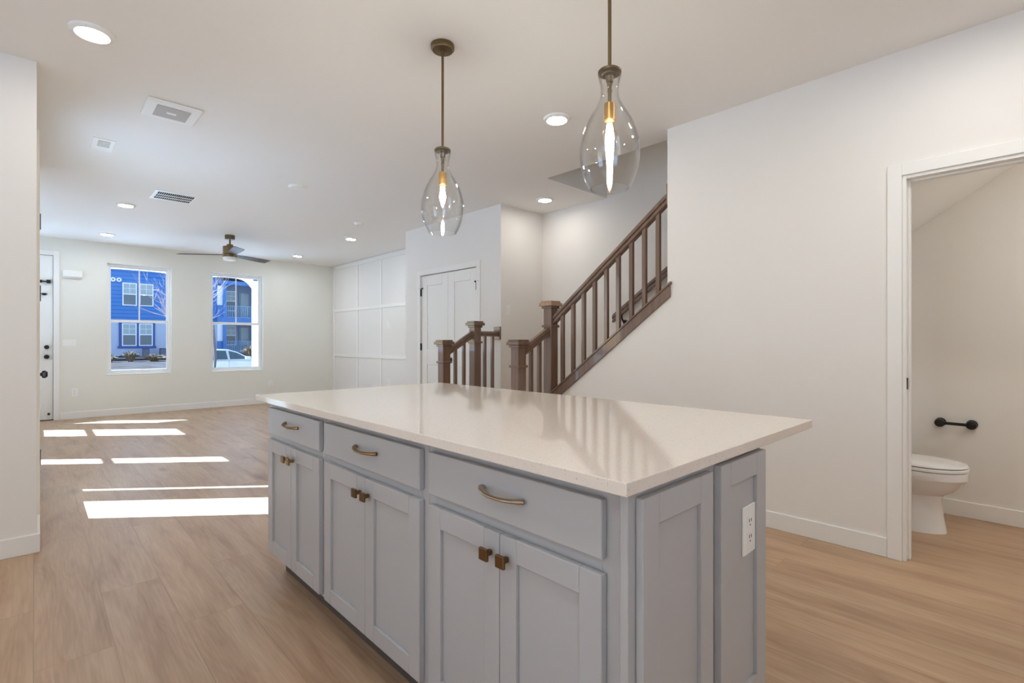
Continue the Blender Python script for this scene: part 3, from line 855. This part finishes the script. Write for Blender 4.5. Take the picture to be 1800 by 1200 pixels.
disc_light(0.25, 0.6, 'unseen disc ceiling light added to the kitchen behind the camera', lens='lens_bright')  # this and the next unseen kitchen lights are added as fill
disc_light(-1.5, 2.2, 'unseen disc ceiling light added over the kitchen side', lens='lens_bright')
disc_light(2.66, 0.1, 'unseen disc ceiling light added by the powder room door', lens='lens_bright')
disc_light(-1.3, -1.2, 'unseen disc ceiling light added near the patio glass, kitchen side', lens='lens_bright')
disc_light(1.6, -1.5, 'unseen disc ceiling light added near the patio glass, island side', lens='lens_bright')
disc_light(4.02, 1.6, 'unseen disc ceiling light added high over the stairs')  # unseen light added to brighten the upper stairwell
bpy.data.objects['ceiling_light.012'].location.z = TOP
disc_light(4.02, -0.75, 'unseen disc ceiling light added inside the powder room', lens='lens_bright')  # unseen light added to brighten the powder room
for o_ in [o for o in bpy.data.objects if o.name.startswith('ceiling_light') and abs(o.location.y + 0.75) < 1e-4]:
    o_.location.z = slz(-0.1)

# exhaust fan / speaker grille
sp_ = empty('exhaust_grille', (0.68, 4.07, H), 'white square ceiling fan grille with a grey insert', 'exhaust fan')
part(MB().box(0.525, 0.835, 3.915, 4.225, H - 0.022, H), 'cover', M['white_pl'], sp_, bevel=0.012, seg=3)
g_ = part(MB().box(0.585, 0.775, 3.965, 4.165, H - 0.026, H - 0.0215), 'insert', M['grey_pl'], sp_, 'grey insert', bevel=0.003)
part(MB().box(0.650, 0.705, 4.045, 4.075, H - 0.028, H - 0.0255), 'night_light', M['white_pl'], g_, bevel=0.001)
# small register
rg = empty('ceiling_register', (0.40, 5.15, H), 'small white ceiling register left of the return grille', 'air register')
fx0, fx1, fy0, fy1 = 0.330, 0.470, 4.995, 5.305
part(MB().box(fx0, fx1, fy0, fy1, H - 0.006, H), 'frame', M['white_pl'], rg, bevel=0.002)
part(MB().box(fx0 + 0.035, fx1 - 0.03, fy0 + 0.04, fy1 - 0.12, H - 0.0075, H - 0.0059), 'opening', M['grey_pl'], rg, 'grey slot behind the louvres')
lv = MB()
for i in range(6):
    y = fy0 + 0.05 + i * 0.025
    lv.box(fx0 + 0.035, fx1 - 0.03, y, y + 0.004, H - 0.012, H - 0.0074)
part(lv, 'louvres', M['white_pl'], rg)
# return air grille
rv = empty('return_air_grille', (1.11, 6.48, H), 'white return air grille with dark slots in the living room ceiling', 'air grille')
gx0, gx1, gy0, gy1 = 0.912, 1.300, 6.275, 6.685
part(MB().box(gx0, gx1, gy0, gy1, H - 0.005, H), 'frame', M['white_pl'], rv, bevel=0.002)
part(MB().box(gx0 + 0.03, gx1 - 0.03, gy0 + 0.06, gy1 - 0.05, H - 0.0062, H - 0.0049), 'duct', M['dark'], rv, 'flat sheet painted as the dark inside the slots')  # flat black sheet paints the shade inside the grille
gm = MB()
nx = 18
for i in range(nx + 1):
    x = gx0 + 0.03 + (gx1 - gx0 - 0.06) * i / nx
    gm.box(x - 0.0014, x + 0.0014, gy0 + 0.06, gy1 - 0.05, H - 0.0085, H - 0.0061)
for k in (1, 2):
    y = gy0 + 0.06 + (gy1 - gy0 - 0.11) * k / 3
    gm.box(gx0 + 0.03, gx1 - 0.03, y - 0.010, y + 0.010, H - 0.0095, H - 0.0061)
part(gm, 'bars', M['white_pl'], rv)
# smoke alarms
def alarm(x, y, r, h, label):
    root = empty('smoke_alarm', (x, y, H), label, 'smoke alarm')
    part(MB().lathe([(r, 0), (r, -h * 0.35), (r * 0.94, -h * 0.45)], (x, y, H), 32), 'base', M['white_pl'], root, smooth=True)
    part(MB().lathe([(r * 0.9, -h * 0.42), (r * 0.86, -h * 0.8), (r * 0.6, -h), (r * 0.1, -h * 1.02)], (x, y, H), 32), 'cover', M['white_pl'], root, smooth=True)
    return root
alarm(1.94, 5.18, 0.092, 0.022, 'flat round white ceiling plate above the fan, larger of the two alarms')
alarm(3.11, 6.20, 0.062, 0.045, 'small white smoke alarm near the closet wall')

# ---------------------------------------------------------------- pendants
def pendant(x, y, label):
    root = empty('pendant_light', (x, y, H), label, 'pendant light', 'clear glass pendants over the island')
    part(MB().lathe([(0.060, 0), (0.062, -0.004), (0.062, -0.020), (0.056, -0.024), (0.054, -0.030), (0.012, -0.034), (0.010, -0.050)], (x, y, H), 36), 'canopy', M['oldbrass'], root, smooth=True)
    part(MB().lathe([(0.0068, -0.048), (0.0068, -0.575)], (x, y, H), 14, ), 'rod', M['oldbrass'], root, smooth=True)
    part(MB().lathe([(0.009, 0.020), (0.011, 0.012), (0.038, 0.009), (0.0435, 0.004), (0.0435, -0.004), (0.030, -0.007), (0.027, -0.012), (0.015, -0.016), (0.013, -0.036), (0.009, -0.040), (0.010, -0.046), (0.008, -0.050), (0.0068, -0.062), (0.0085, -0.066), (0.0085, -0.072), (0.0066, -0.076), (0.0066, -0.122)], (x, y, 2.192), 32), 'cap', M['oldbrass'], root, smooth=True)
    sk_ = part(MB().lathe([(0.012, 0.004), (0.0205, 0.0), (0.0212, -0.062), (0.017, -0.066)], (x, y, 2.074), 28), 'socket', M['socketbrass'], root, 'warm brass socket', smooth=True)
    prof = [(0.0445, 2.190), (0.0435, 2.180), (0.0395, 2.163), (0.0345, 2.142), (0.0325, 2.122), (0.0335, 2.104), (0.039, 2.085), (0.052, 2.060), (0.069, 2.033), (0.086, 2.002), (0.100, 1.965), (0.1095, 1.925), (0.1125, 1.890), (0.1105, 1.855), (0.103, 1.820), (0.091, 1.788), (0.078, 1.763), (0.073, 1.755)]
    inner = [(r - 0.0034, z) for r, z in prof][::-1]
    mb = MB()
    loop = prof + inner
    n = 48
    rings = [[mb.b.verts.new((x + r * math.cos(2*math.pi*i/n), y + r * math.sin(2*math.pi*i/n), z)) for i in range(n)] for r, z in loop]
    for k in range(len(rings)):
        a, b = rings[k], rings[(k + 1) % len(rings)]
        for i in range(n):
            j = (i + 1) % n
            mb.b.faces.new((a[i], a[j], b[j], b[i]))
    part(mb, 'glass_shade', M['pend_glass'], root, 'clear bottle-shaped glass shade', smooth=True)
    bl = part(MB().lathe([(0.012, 2.010), (0.014, 1.998), (0.020, 1.980), (0.0275, 1.955), (0.0285, 1.940), (0.024, 1.922), (0.012, 1.911), (0.001, 1.909)], (x, y, 0), 24), 'bulb', M['bulb_glass'], root, smooth=True)
    part(MB().lathe([(0.004, 1.998), (0.011, 1.978), (0.016, 1.956), (0.0165, 1.942), (0.012, 1.926), (0.005, 1.919), (0.001, 1.918)], (x, y, 0), 16), 'filament', M['filament'], bl, smooth=True)
    return root
pendant(1.57, 2.183, 'clear glass pendant farther down the island, round canopy in view')
pendant(1.57, 1.117, 'clear glass pendant nearest the camera, its rod cut by the picture top')
M['filament'].node_tree.nodes['Emission'].inputs['Strength'].default_value = BULB_W / (math.pi * 0.0060)

# ---------------------------------------------------------------- ceiling fan
FX, FY = 2.10, 8.25
fan = empty('ceiling_fan', (FX, FY, H), 'three-bladed brass and dark wood ceiling fan in the living room', 'ceiling fan')
part(MB().lathe([(0.066, 0), (0.066, -0.058), (0.060, -0.062)], (FX, FY, H), 32), 'canopy', M['oldbrass'], fan, smooth=True)
part(MB().lathe([(0.0125, -0.06), (0.0125, -0.135), (0.042, -0.136), (0.042, -0.168)], (FX, FY, H), 24), 'downrod', M['oldbrass'], fan, smooth=True)
mt = part(MB().lathe([(0.060, 2.585), (0.090, 2.582), (0.093, 2.575), (0.093, 2.47), (0.082, 2.466), (0.082, 2.458), (0.093, 2.454), (0.093, 2.425)], (FX, FY, 0), 40), 'motor_housing', M['oldbrass'], fan, smooth=True)
part(MB().lathe([(0.090, 2.4245), (0.090, 2.398), (0.082, 2.384), (0.055, 2.376), (0.01, 2.374)], (FX, FY, 0), 40), 'light_lens', M['fanlens'], fan, 'white opal light lens', smooth=True)
a_ = R(43.5795)
lat = Vector((math.cos(a_), -math.sin(a_), 0)); dep = Vector((math.sin(a_), math.cos(a_), 0))
for deg in (188, 70, 309):
    d = lat * math.cos(R(deg)) + dep * math.sin(R(deg))
    s = Vector((-d.y, d.x, 0))
    mb = MB()
    rings = []
    for t, w in ((0.075, 0.035), (0.12, 0.040), (0.22, 0.056), (0.40, 0.066), (0.58, 0.070), (0.67, 0.068), (0.70, 0.060)):
        c = Vector((FX, FY, 2.462)) + d * t
        pit = R(-14)
        sv = s * math.cos(pit) + Vector((0, 0, 1)) * math.sin(pit)
        nv = Vector((0, 0, 1)) * math.cos(pit) - s * math.sin(pit)
        rings.append([c - sv * w + nv * 0.003, c + sv * w + nv * 0.003, c + sv * w - nv * 0.003, c - sv * w - nv * 0.003])
    mb.loft(rings)
    part(mb, 'blade', M['blade'], fan, bevel=0.002)

# ---------------------------------------------------------------- powder room: toilet and paper holder
TX = 4.085
def oval(cx, yf, yb, hw, z, n=36, sq=0.0):
    """egg ring: front (towards -Y) at yf, back at yb"""
    L_ = yb - yf
    yc = yf + L_ * 0.42
    pts = []
    for i in range(n):
        t = 2 * math.pi * i / n
        c, s = math.cos(t), math.sin(t)
        ry = (yc - yf) if s < 0 else (yb - yc)
        e = 1.0 if s < 0 else 0.8
        pts.append((cx + hw * (abs(c) ** (0.92)) * (1 if c >= 0 else -1), yc + ry * (abs(s) ** e) * (1 if s >= 0 else -1), z))
    return pts
to = empty('toilet', (TX, 0.6, 0), 'white porcelain toilet with closed lid in the powder room', 'toilet')
bw = MB()
bw.loft([oval(TX, 0.395, 0.90, 0.118, 0.0), oval(TX, 0.398, 0.90, 0.116, 0.02), oval(TX, 0.412, 0.89, 0.108, 0.10), oval(TX, 0.420, 0.89, 0.106, 0.20),
         oval(TX, 0.412, 0.89, 0.110, 0.228), oval(TX, 0.365, 0.87, 0.140, 0.258), oval(TX, 0.325, 0.86, 0.166, 0.295), oval(TX, 0.305, 0.84, 0.178, 0.335), oval(TX, 0.297, 0.83, 0.183, 0.343), oval(TX, 0.295, 0.83, 0.184, 0.383), oval(TX, 0.300, 0.82, 0.178, 0.389)])
part(bw, 'bowl', M['porcelain'], to, smooth=True)
part(MB().loft([oval(TX, 0.299, 0.80, 0.181, 0.392), oval(TX, 0.292, 0.80, 0.187, 0.397), oval(TX, 0.292, 0.80, 0.187, 0.409), oval(TX, 0.297, 0.80, 0.183, 0.413)]), 'seat', M['porcelain'], to, smooth=True)
part(MB().loft([oval(TX, 0.302, 0.80, 0.178, 0.4165), oval(TX, 0.295, 0.80, 0.185, 0.421), oval(TX, 0.300, 0.80, 0.181, 0.430), oval(TX, 0.34, 0.79, 0.150, 0.440), oval(TX, 0.42, 0.75, 0.09, 0.444)]), 'lid', M['porcelain'], to, smooth=True)
tk = part(MB().box(TX - 0.2, TX + 0.2, 0.84, 1.045, 0.38, 0.72), 'tank', M['porcelain'], to, bevel=0.02, seg=3)
part(MB().box(TX - 0.21, TX + 0.21, 0.825, 1.05, 0.721, 0.755), 'tank_lid', M['porcelain'], tk, bevel=0.008, seg=2)
part(MB().lathe([(0.012, 0), (0.012, -0.02)], (TX - 0.15, 0.84, 0.66), 12, 'Y').box(TX - 0.155, TX - 0.09, 0.812, 0.822, 0.652, 0.668), 'flush_lever', M['nickel'], tk, 'metal flush lever')
part(MB().box(TX - 0.12, TX + 0.12, 0.80, 0.86, 0.388, 0.405), 'hinge', M['porcelain'], to, bevel=0.004)
ph = empty('paper_holder', (XB, 0.395, 0.627), 'black paper holder with two round ends on the powder room wall', 'toilet paper holder')
hb = 0.06
for y in (0.475, 0.315):
    part(MB().lathe([(0.030, 0.0), (0.030, -0.010), (0.016, -0.014), (0.016, -0.040), (0.026, -0.044), (0.029, -0.056), (0.026, -0.068), (0.012, -0.072)], (XB, y, 0.627), 22, 'X'), 'post', M['black'], ph, smooth=True)
part(MB().lathe([(0.010, 0.33), (0.010, 0.46)], (XB - 0.056, 0, 0.627), 14, 'Y'), 'bar', M['black'], ph, smooth=True)

# ---------------------------------------------------------------- outdoors
def strip(name, y0, z0, y1, z1, m, label, cat, x0=-60, x1=80):
    mb = MB()
    mb.prism([(y0, z0 - 0.3), (y1, z1 - 0.3), (y1, z1), (y0, z0)], 'X', x0, x1)
    return struct(mb, name, m, label, cat)
struct(MB().box(-60, 80, -60, 10.4, -0.5, -0.14), 'ground', M['snow'], 'snowy ground around the house', 'ground')
strip('ground_lawn', 10.4, -0.14, 20.0, -0.40, M['snow'], 'snowy lawn in front of the windows', 'ground')
strip('road', 20.0, -0.58, 27.5, -0.58, M['asphalt'], 'grey street outside the windows', 'road')
strip('kerb', 27.5, -0.50, 28.6, -0.16, M['snow'], 'snow bank along the street', 'kerb')
strip('ground_walk', 28.6, -0.16, 30.0, -0.145, M['snow'], 'snow-covered walk outside', 'ground')
strip('ground_bed', 30.0, -0.145, 42.5, 0.04, M['mulch'], 'brown planting bed with patchy snow, darkened for building shadow', 'ground')
strip('ground_yard', 42.5, 0.04, 90.0, 0.24, M['snow'], 'snowy yard by the blue building', 'ground')

def E(x, z): return x * 1.25, EYE + (z - EYE) * 1.25
YB = 45.0
def Ebox(mb, x0, x1, z0, z1, y0, y1):
    a, c = E(x0, z0); b, d = E(x1, z1)
    return mb.box(a, b, y0, y1, c, d)
bl = empty('apartment_building', (8, YB, 0.2), 'blue apartment building with white windows across the street', 'building')
part(Ebox(MB(), -6, 8.44, 2.42, 5.3, YB, YB + 9), 'upper_wall', M['blue'], bl, 'blue lap siding')
part(Ebox(MB(), -6, 8.44, 0.36, 2.42, YB, YB + 9), 'lower_wall', M['stucco'], bl, 'pale stucco ground floor')
# balcony bay
part(Ebox(Ebox(MB(), 8.44, 12.5, 0.36, 5.3, YB + 2.2, YB + 9), 11.2, 12.5, 0.36, 5.3, YB, YB + 2.2), 'bay_wall', M['recess'], bl, 'shaded wall behind the balconies')
for z0_, z1_ in ((3.51, 4.75), (1.23, 2.35)):
    part(Ebox(MB(), 8.44, 8.74, z0_, z1_, YB - 0.05, YB + 0.1), 'white_panel', M['whitetrim'], bl)
mb = MB()
Ebox(mb, 8.74, 8.92, 0.36, 5.0, YB - 0.25, YB + 0.1)
Ebox(mb, 8.5, 11.4, 4.83, 5.07, YB - 0.28, YB + 0.1)
Ebox(mb, 8.42, 11.4, 2.42, 2.73, YB - 0.28, YB + 2.2)
Ebox(mb, 8.44, 8.74, 2.73, 3.51, YB - 0.1, YB + 0.1)
Ebox(mb, 8.44, 8.74, 0.36, 1.23, YB - 0.1, YB + 0.1)
part(mb, 'balcony_frame', M['bluetrim'], bl, 'blue balcony posts and beams')
for zt, zbm in ((3.5, 2.74), (1.23, 0.55)):
    mb = MB()
    Ebox(mb, 8.92, 11.2, zt - 0.03, zt, YB - 0.15, YB - 0.08)
    Ebox(mb, 8.92, 11.2, zbm, zbm + 0.03, YB - 0.15, YB - 0.08)
    for i in range(21):
        x = 8.95 + i * 0.11
        Ebox(mb, x, x + 0.028, zbm, zt, YB - 0.13, YB - 0.10)
    part(mb, 'balcony_railing', M['rail_out'], bl, 'blue balcony railing')
def far_win(x0, x1, z0, z1, y, fr='whitetrim', grid=True):
    zm = (z0 + z1) / 2
    mb = MB()
    t = 0.05
    Ebox(mb, x0, x0 + t, z0, z1, y - 0.08, y); Ebox(mb, x1 - t, x1, z0, z1, y - 0.08, y)
    Ebox(mb, x0 + t, x1 - t, z1 - t, z1, y - 0.08, y); Ebox(mb, x0 + t, x1 - t, z0, z0 + t, y - 0.08, y)
    Ebox(mb, x0 + t, x1 - t, zm - 0.025, zm + 0.025, y - 0.08, y)
    f = part(mb, 'window', M[fr], bl)
    up = part(Ebox(MB(), x0 + t, x1 - t, zm + 0.025, z1 - t, y - 0.05, y - 0.005), 'upper_pane', M['pane_hi'], f)
    part(Ebox(MB(), x0 + t, x1 - t, z0 + t, zm - 0.025, y - 0.05, y - 0.005), 'lower_pane', M['pane_lo'], f)
    xm = (x0 + x1) / 2
    if grid:
        m2 = MB()
        Ebox(m2, xm - 0.008, xm + 0.008, zm + 0.025, z1 - t, y - 0.06, y - 0.05)
        zz = (zm + z1) / 2
        Ebox(m2, x0 + t, x1 - t, zz - 0.008, zz + 0.008, y - 0.06, y - 0.05)
        part(m2, 'grid_bars', M['whitetrim'], f)
for x in (-1.5, 0.2):
    far_win(x, x + 0.66, 3.25, 4.55, YB)
far_win(3.658, 4.32, 3.255, 4.55, YB); far_win(4.437, 5.105, 3.25, 4.545, YB)
mb = MB()
Ebox(mb, 3.50, 3.635, 0.815, 2.42, YB - 0.06, YB); Ebox(mb, 4.311, 4.418, 0.815, 2.42, YB - 0.06, YB); Ebox(mb, 5.077, 5.19, 0.815, 2.42, YB - 0.06, YB); Ebox(mb, 3.45, 5.24, 0.80, 0.93, YB - 0.08, YB); Ebox(mb, 3.50, 5.19, 2.24, 2.44, YB - 0.06, YB)
part(mb, 'window_surround', M['bluedark'], bl, 'dark blue window surround')
far_win(3.635, 4.311, 0.945, 2.235, YB); far_win(4.418, 5.077, 0.945, 2.235, YB)
k_ = 1.045   # windows at the back of the balconies sit deeper
far_win(8.93 * k_, 9.55 * k_, 3.25, 4.60, YB + 2.2); far_win(8.93 * k_, 9.55 * k_, 0.95, 2.26, YB + 2.2)
for z0, z1 in ((2.76, 4.47), (0.90, 2.16)):
    f = part(Ebox(MB(), 9.72 * k_, 10.38 * k_, z0, z1 + 0.08, YB + 2.1, YB + 2.2), 'balcony_door', M['recess'], bl)
    part(Ebox(MB(), 9.82 * k_, 10.28 * k_, z0 + 0.1, z1, YB + 2.07, YB + 2.1), 'pane', M['pane_hi'], f)
for x in (3.235, 3.50):
    cx, cz = E(x, 4.69)
    f = part(MB().lathe([(0.15, 0), (0.15, -0.10), (0.10, -0.12)], (cx, YB, cz), 20, 'Y'), 'wall_vent', M['whitetrim'], bl, 'round white wall vent')
    part(MB().lathe([(0.05, -0.12), (0.05, -0.135)], (cx, YB, cz), 12, 'Y'), 'vent_mouth', M['dark'], f)
mb = MB()
Ebox(mb, -6.5, 12.8, 5.28, 5.46, YB - 0.7, YB - 0.6)
Ebox(mb, -6.5, 12.8, 5.27, 5.32, YB - 0.6, YB)
part(mb, 'fascia', M['whitetrim'], bl, 'white eave board')
a0, zz0 = E(-6.5, 5.46); a1, zz1 = E(12.8, 5.46)
part(MB().prism([(YB - 0.75, zz0), (YB + 9.5, zz0), (YB + 4.4, zz0 + 1.1)], 'X', a0, a1), 'roof', M['roofsnow'], bl, 'snow-covered roof')

def condenser(x0, x1, z0, z1, label):
    a, c = E(x0, z0); b, d = E(x1, z1)
    root = empty('air_conditioner', ((a + b) / 2, YB - 0.8, c), label, 'air conditioner', 'condensers by the blue building')
    part(MB().box(a, b, YB - 1.1, YB - 0.4, 0.14, d), 'cabinet', M['condenser'], root, bevel=0.03)
    part(MB().lathe([(0.24, 0), (0.24, 0.03)], ((a + b) / 2, YB - 0.75, d), 20), 'fan_guard', M['dark'], root)
condenser(4.53, 4.82, 0.36, 0.765, 'grey air conditioner under the right-hand lower blue window')
condenser(5.343, 5.66, 0.36, 0.775, 'grey air conditioner against the pale wall, right of the other one')

def shrub(x, y, z, r, h, label, seed):
    rnd = random.Random(seed)
    root = empty('shrub', (x, y, z), label, 'shrub', 'dormant shrubs across the street')
    mb = MB()
    for i in range(90):
        t = rnd.uniform(0, 2 * math.pi); e = rnd.uniform(0.15, 1.0)
        ln = h * rnd.uniform(0.75, 1.1)
        dx, dy = math.cos(t) * r * e, math.sin(t) * r * e
        mid = (x + dx * 0.5, y + dy * 0.5, z + ln * 0.6)
        tip = (x + dx, y + dy, z + ln * (1.05 - 0.45 * e * e))
        mb.tube([(x + dx * 0.1, y + dy * 0.1, z - 0.05), mid, tip], [0.03, 0.035, 0.012], 4)
    part(mb, 'twigs', M['shrub'], root)
def EG(px_x, yy): return px_x * yy / 36.0
shrub(3.10 * 38 / 36, 38, -0.02, 0.50, 0.42, 'brown dormant shrub at the left edge of the first window', 1)
shrub(4.02 * 38 / 36, 38, -0.02, 0.55, 0.60, 'brown dormant shrub below the blue-framed windows', 2)
shrub(5.12 * 38 / 36, 38, -0.02, 0.85, 0.42, 'wide brown dormant shrub in front of the right-hand air conditioner', 3)
shrub(10.4 * 38 / 36, 38, -0.02, 0.7, 1.0, 'brown shrub behind the white car', 4)

# bare tree between the two windows
def bare_tree(x, y, z, label, seed):
    rnd = random.Random(seed)
    root = empty('bare_tree', (x, y, z), label, 'tree')
    part(MB().tube([(x, y, z - 0.1), (x + 0.03, y, z + 1.0), (x - 0.05, y, z + 2.2)], [0.075, 0.06, 0.045], 8), 'trunk', M['trunk'], root)
    mb = MB()
    def grow(p, d, ln, r, lev):
        pts = [p]; q = p.copy(); dd = d.copy()
        for i in range(3):
            dd = (dd + Vector((rnd.uniform(-.22, .22), rnd.uniform(-.22, .22), rnd.uniform(-.02, .16)))).normalized()
            q = q + dd * (ln / 3); pts.append(q.copy())
        mb.tube(pts, [r, r * 0.85, r * 0.7, r * 0.55], 5)
        if lev > 0:
            for k in range(3 if lev > 1 else 4):
                b = pts[rnd.choice((1, 2, 3))]
                nd = (dd + Vector((rnd.uniform(-.9, .9), rnd.uniform(-.9, .9), rnd.uniform(-.25, .55)))).normalized()
                grow(b, nd, ln * rnd.uniform(0.6, 0.8), r * 0.62, lev - 1)
    for k in range(9):
        t = math.pi * (0.62 + 0.76 * k / 8) + rnd.uniform(-.2, .2)
        b = Vector((x - 0.03, y, z + 1.35 + 0.10 * k))
        grow(b, Vector((math.cos(t), math.sin(t) * 0.6, 0.55)).normalized(), 1.5, 0.021, 3)
    part(mb, 'branches', M['twig'], root, 'thin pale bare branches')
bare_tree(4.95, 21.5, -0.4, 'bare pale-branched tree between the two windows', 11)

# car
CYa, CYb, CZ = 22.9, 24.65, -0.58
car = empty('car', (5.9, (CYa + CYb) / 2, CZ), 'white parked car outside the second window', 'car')
body = [(4.14, CZ + 0.30), (4.10, CZ + 0.62), (4.16, CZ + 0.90), (4.36, CZ + 1.00), (5.0, CZ + 1.02), (6.72, CZ + 0.99), (7.5, CZ + 0.90), (8.05, CZ + 0.76), (8.16, CZ + 0.55), (8.12, CZ + 0.28), (7.6, CZ + 0.22), (4.3, CZ + 0.22)]
part(MB().prism(body, 'Y', CYa, CYb), 'body', M['car'], car, bevel=0.06, seg=3)
cab_o = [(4.40, 0.99), (4.68, 1.24), (5.05, 1.40), (5.45, 1.455), (5.82, 1.445), (6.18, 1.33), (6.50, 1.15), (6.76, 0.985)]
def ring(pts, y): return [(px_, y, CZ + pz) for px_, pz in pts]
cm = MB()
ins = 0.20
cm.loft([[(px_, CYa + 0.06 + (pz - 0.985) * 0.42, CZ + pz) for px_, pz in cab_o], [(px_, CYb - 0.06 - (pz - 0.985) * 0.42, CZ + pz) for px_, pz in cab_o]])
part(cm, 'cabin', M['car'], car, bevel=0.03, seg=2)
for (pts) in ([(4.50, 1.04), (4.78, 1.24), (5.10, 1.36), (5.46, 1.40), (5.73, 1.39), (5.78, 1.04)], [(5.86, 1.04), (5.83, 1.385), (6.13, 1.30), (6.42, 1.13), (6.52, 1.04)]):
    gm_ = MB()
    gm_.loft([[(px_, CYa + 0.048 + (pz - 0.985) * 0.42, CZ + pz) for px_, pz in pts], [(px_, CYa + 0.072 + (pz - 0.985) * 0.42, CZ + pz) for px_, pz in pts]])
    part(gm_, 'side_window', M['carglass'], car)
part(MB().box(6.40, 6.60, CYa - 0.14, CYa + 0.03, CZ + 1.02, CZ + 1.15), 'mirror', M['car'], car, bevel=0.03, seg=2)
for x in (4.85, 7.3):
    for y in (CYa + 0.02, CYb - 0.24):
        w_ = part(MB().lathe([(0.31, 0), (0.33, 0.03), (0.33, 0.19), (0.31, 0.22)], (x, y, CZ + 0.33), 28, 'Y'), 'wheel', M['tyre'], car)
        part(MB().lathe([(0.2, -0.005), (0.21, 0.0), (0.21, 0.225), (0.2, 0.23)], (x, y, CZ + 0.33), 20, 'Y'), 'hubcap', M['nickel'], w_)
for x in (5.72, 6.1 - 1.35):
    part(MB().box(x + 0.16, x + 0.36, CYa - 0.025, CYa + 0.01, CZ + 0.86, CZ + 0.89), 'door_handle', M['car'], car, bevel=0.006)
part(MB().box(5.80, 5.812, CYa - 0.002, CYa + 0.01, CZ + 0.32, CZ + 0.99).box(4.72, 4.732, CYa - 0.002, CYa + 0.01, CZ + 0.45, CZ + 0.99), 'door_seam', M['slot'], car)

# porch of this house
pc = empty('porch', (2.4, 11.5, -0.14), 'white arched porch beam and posts outside the far windows', 'porch')
part(MB().box(0.42, 5.0, 10.425, 12.45, 2.92, 3.04), 'sun_block_roof', M['whitetrim'], pc)  # unseen roof sized to keep sun off the far windows
part(MB().box(0.42, 0.52, 10.425, 12.4, -0.3, 2.92), 'sun_block_wall', M['whitetrim'], pc)  # unseen wall added to stop sun reaching the far windows
for x in (2.48, 3.64):
    part(MB().box(x - 0.06, x + 0.06, 12.2, 12.32, -0.3, 2.55), 'post', M['whitetrim'], pc, bevel=0.004)
part(MB().box(3.70, 5.0, 12.22, 12.30, -0.3, 2.92), 'end_wall', M['porchgrey'], pc)
for a, b in ((0.52, 2.42), (2.54, 3.58)):
    n = 14
    top = []
    for i in range(n + 1):
        t = i / n
        top.append((a + (b - a) * t, 2.38 + 0.21 * (1 - (2 * t - 1) ** 4) ))
    part(MB().prism([(a, 2.92)] + top + [(b, 2.92)], 'Y', 12.21, 12.31), 'arch', M['whitetrim'], pc)
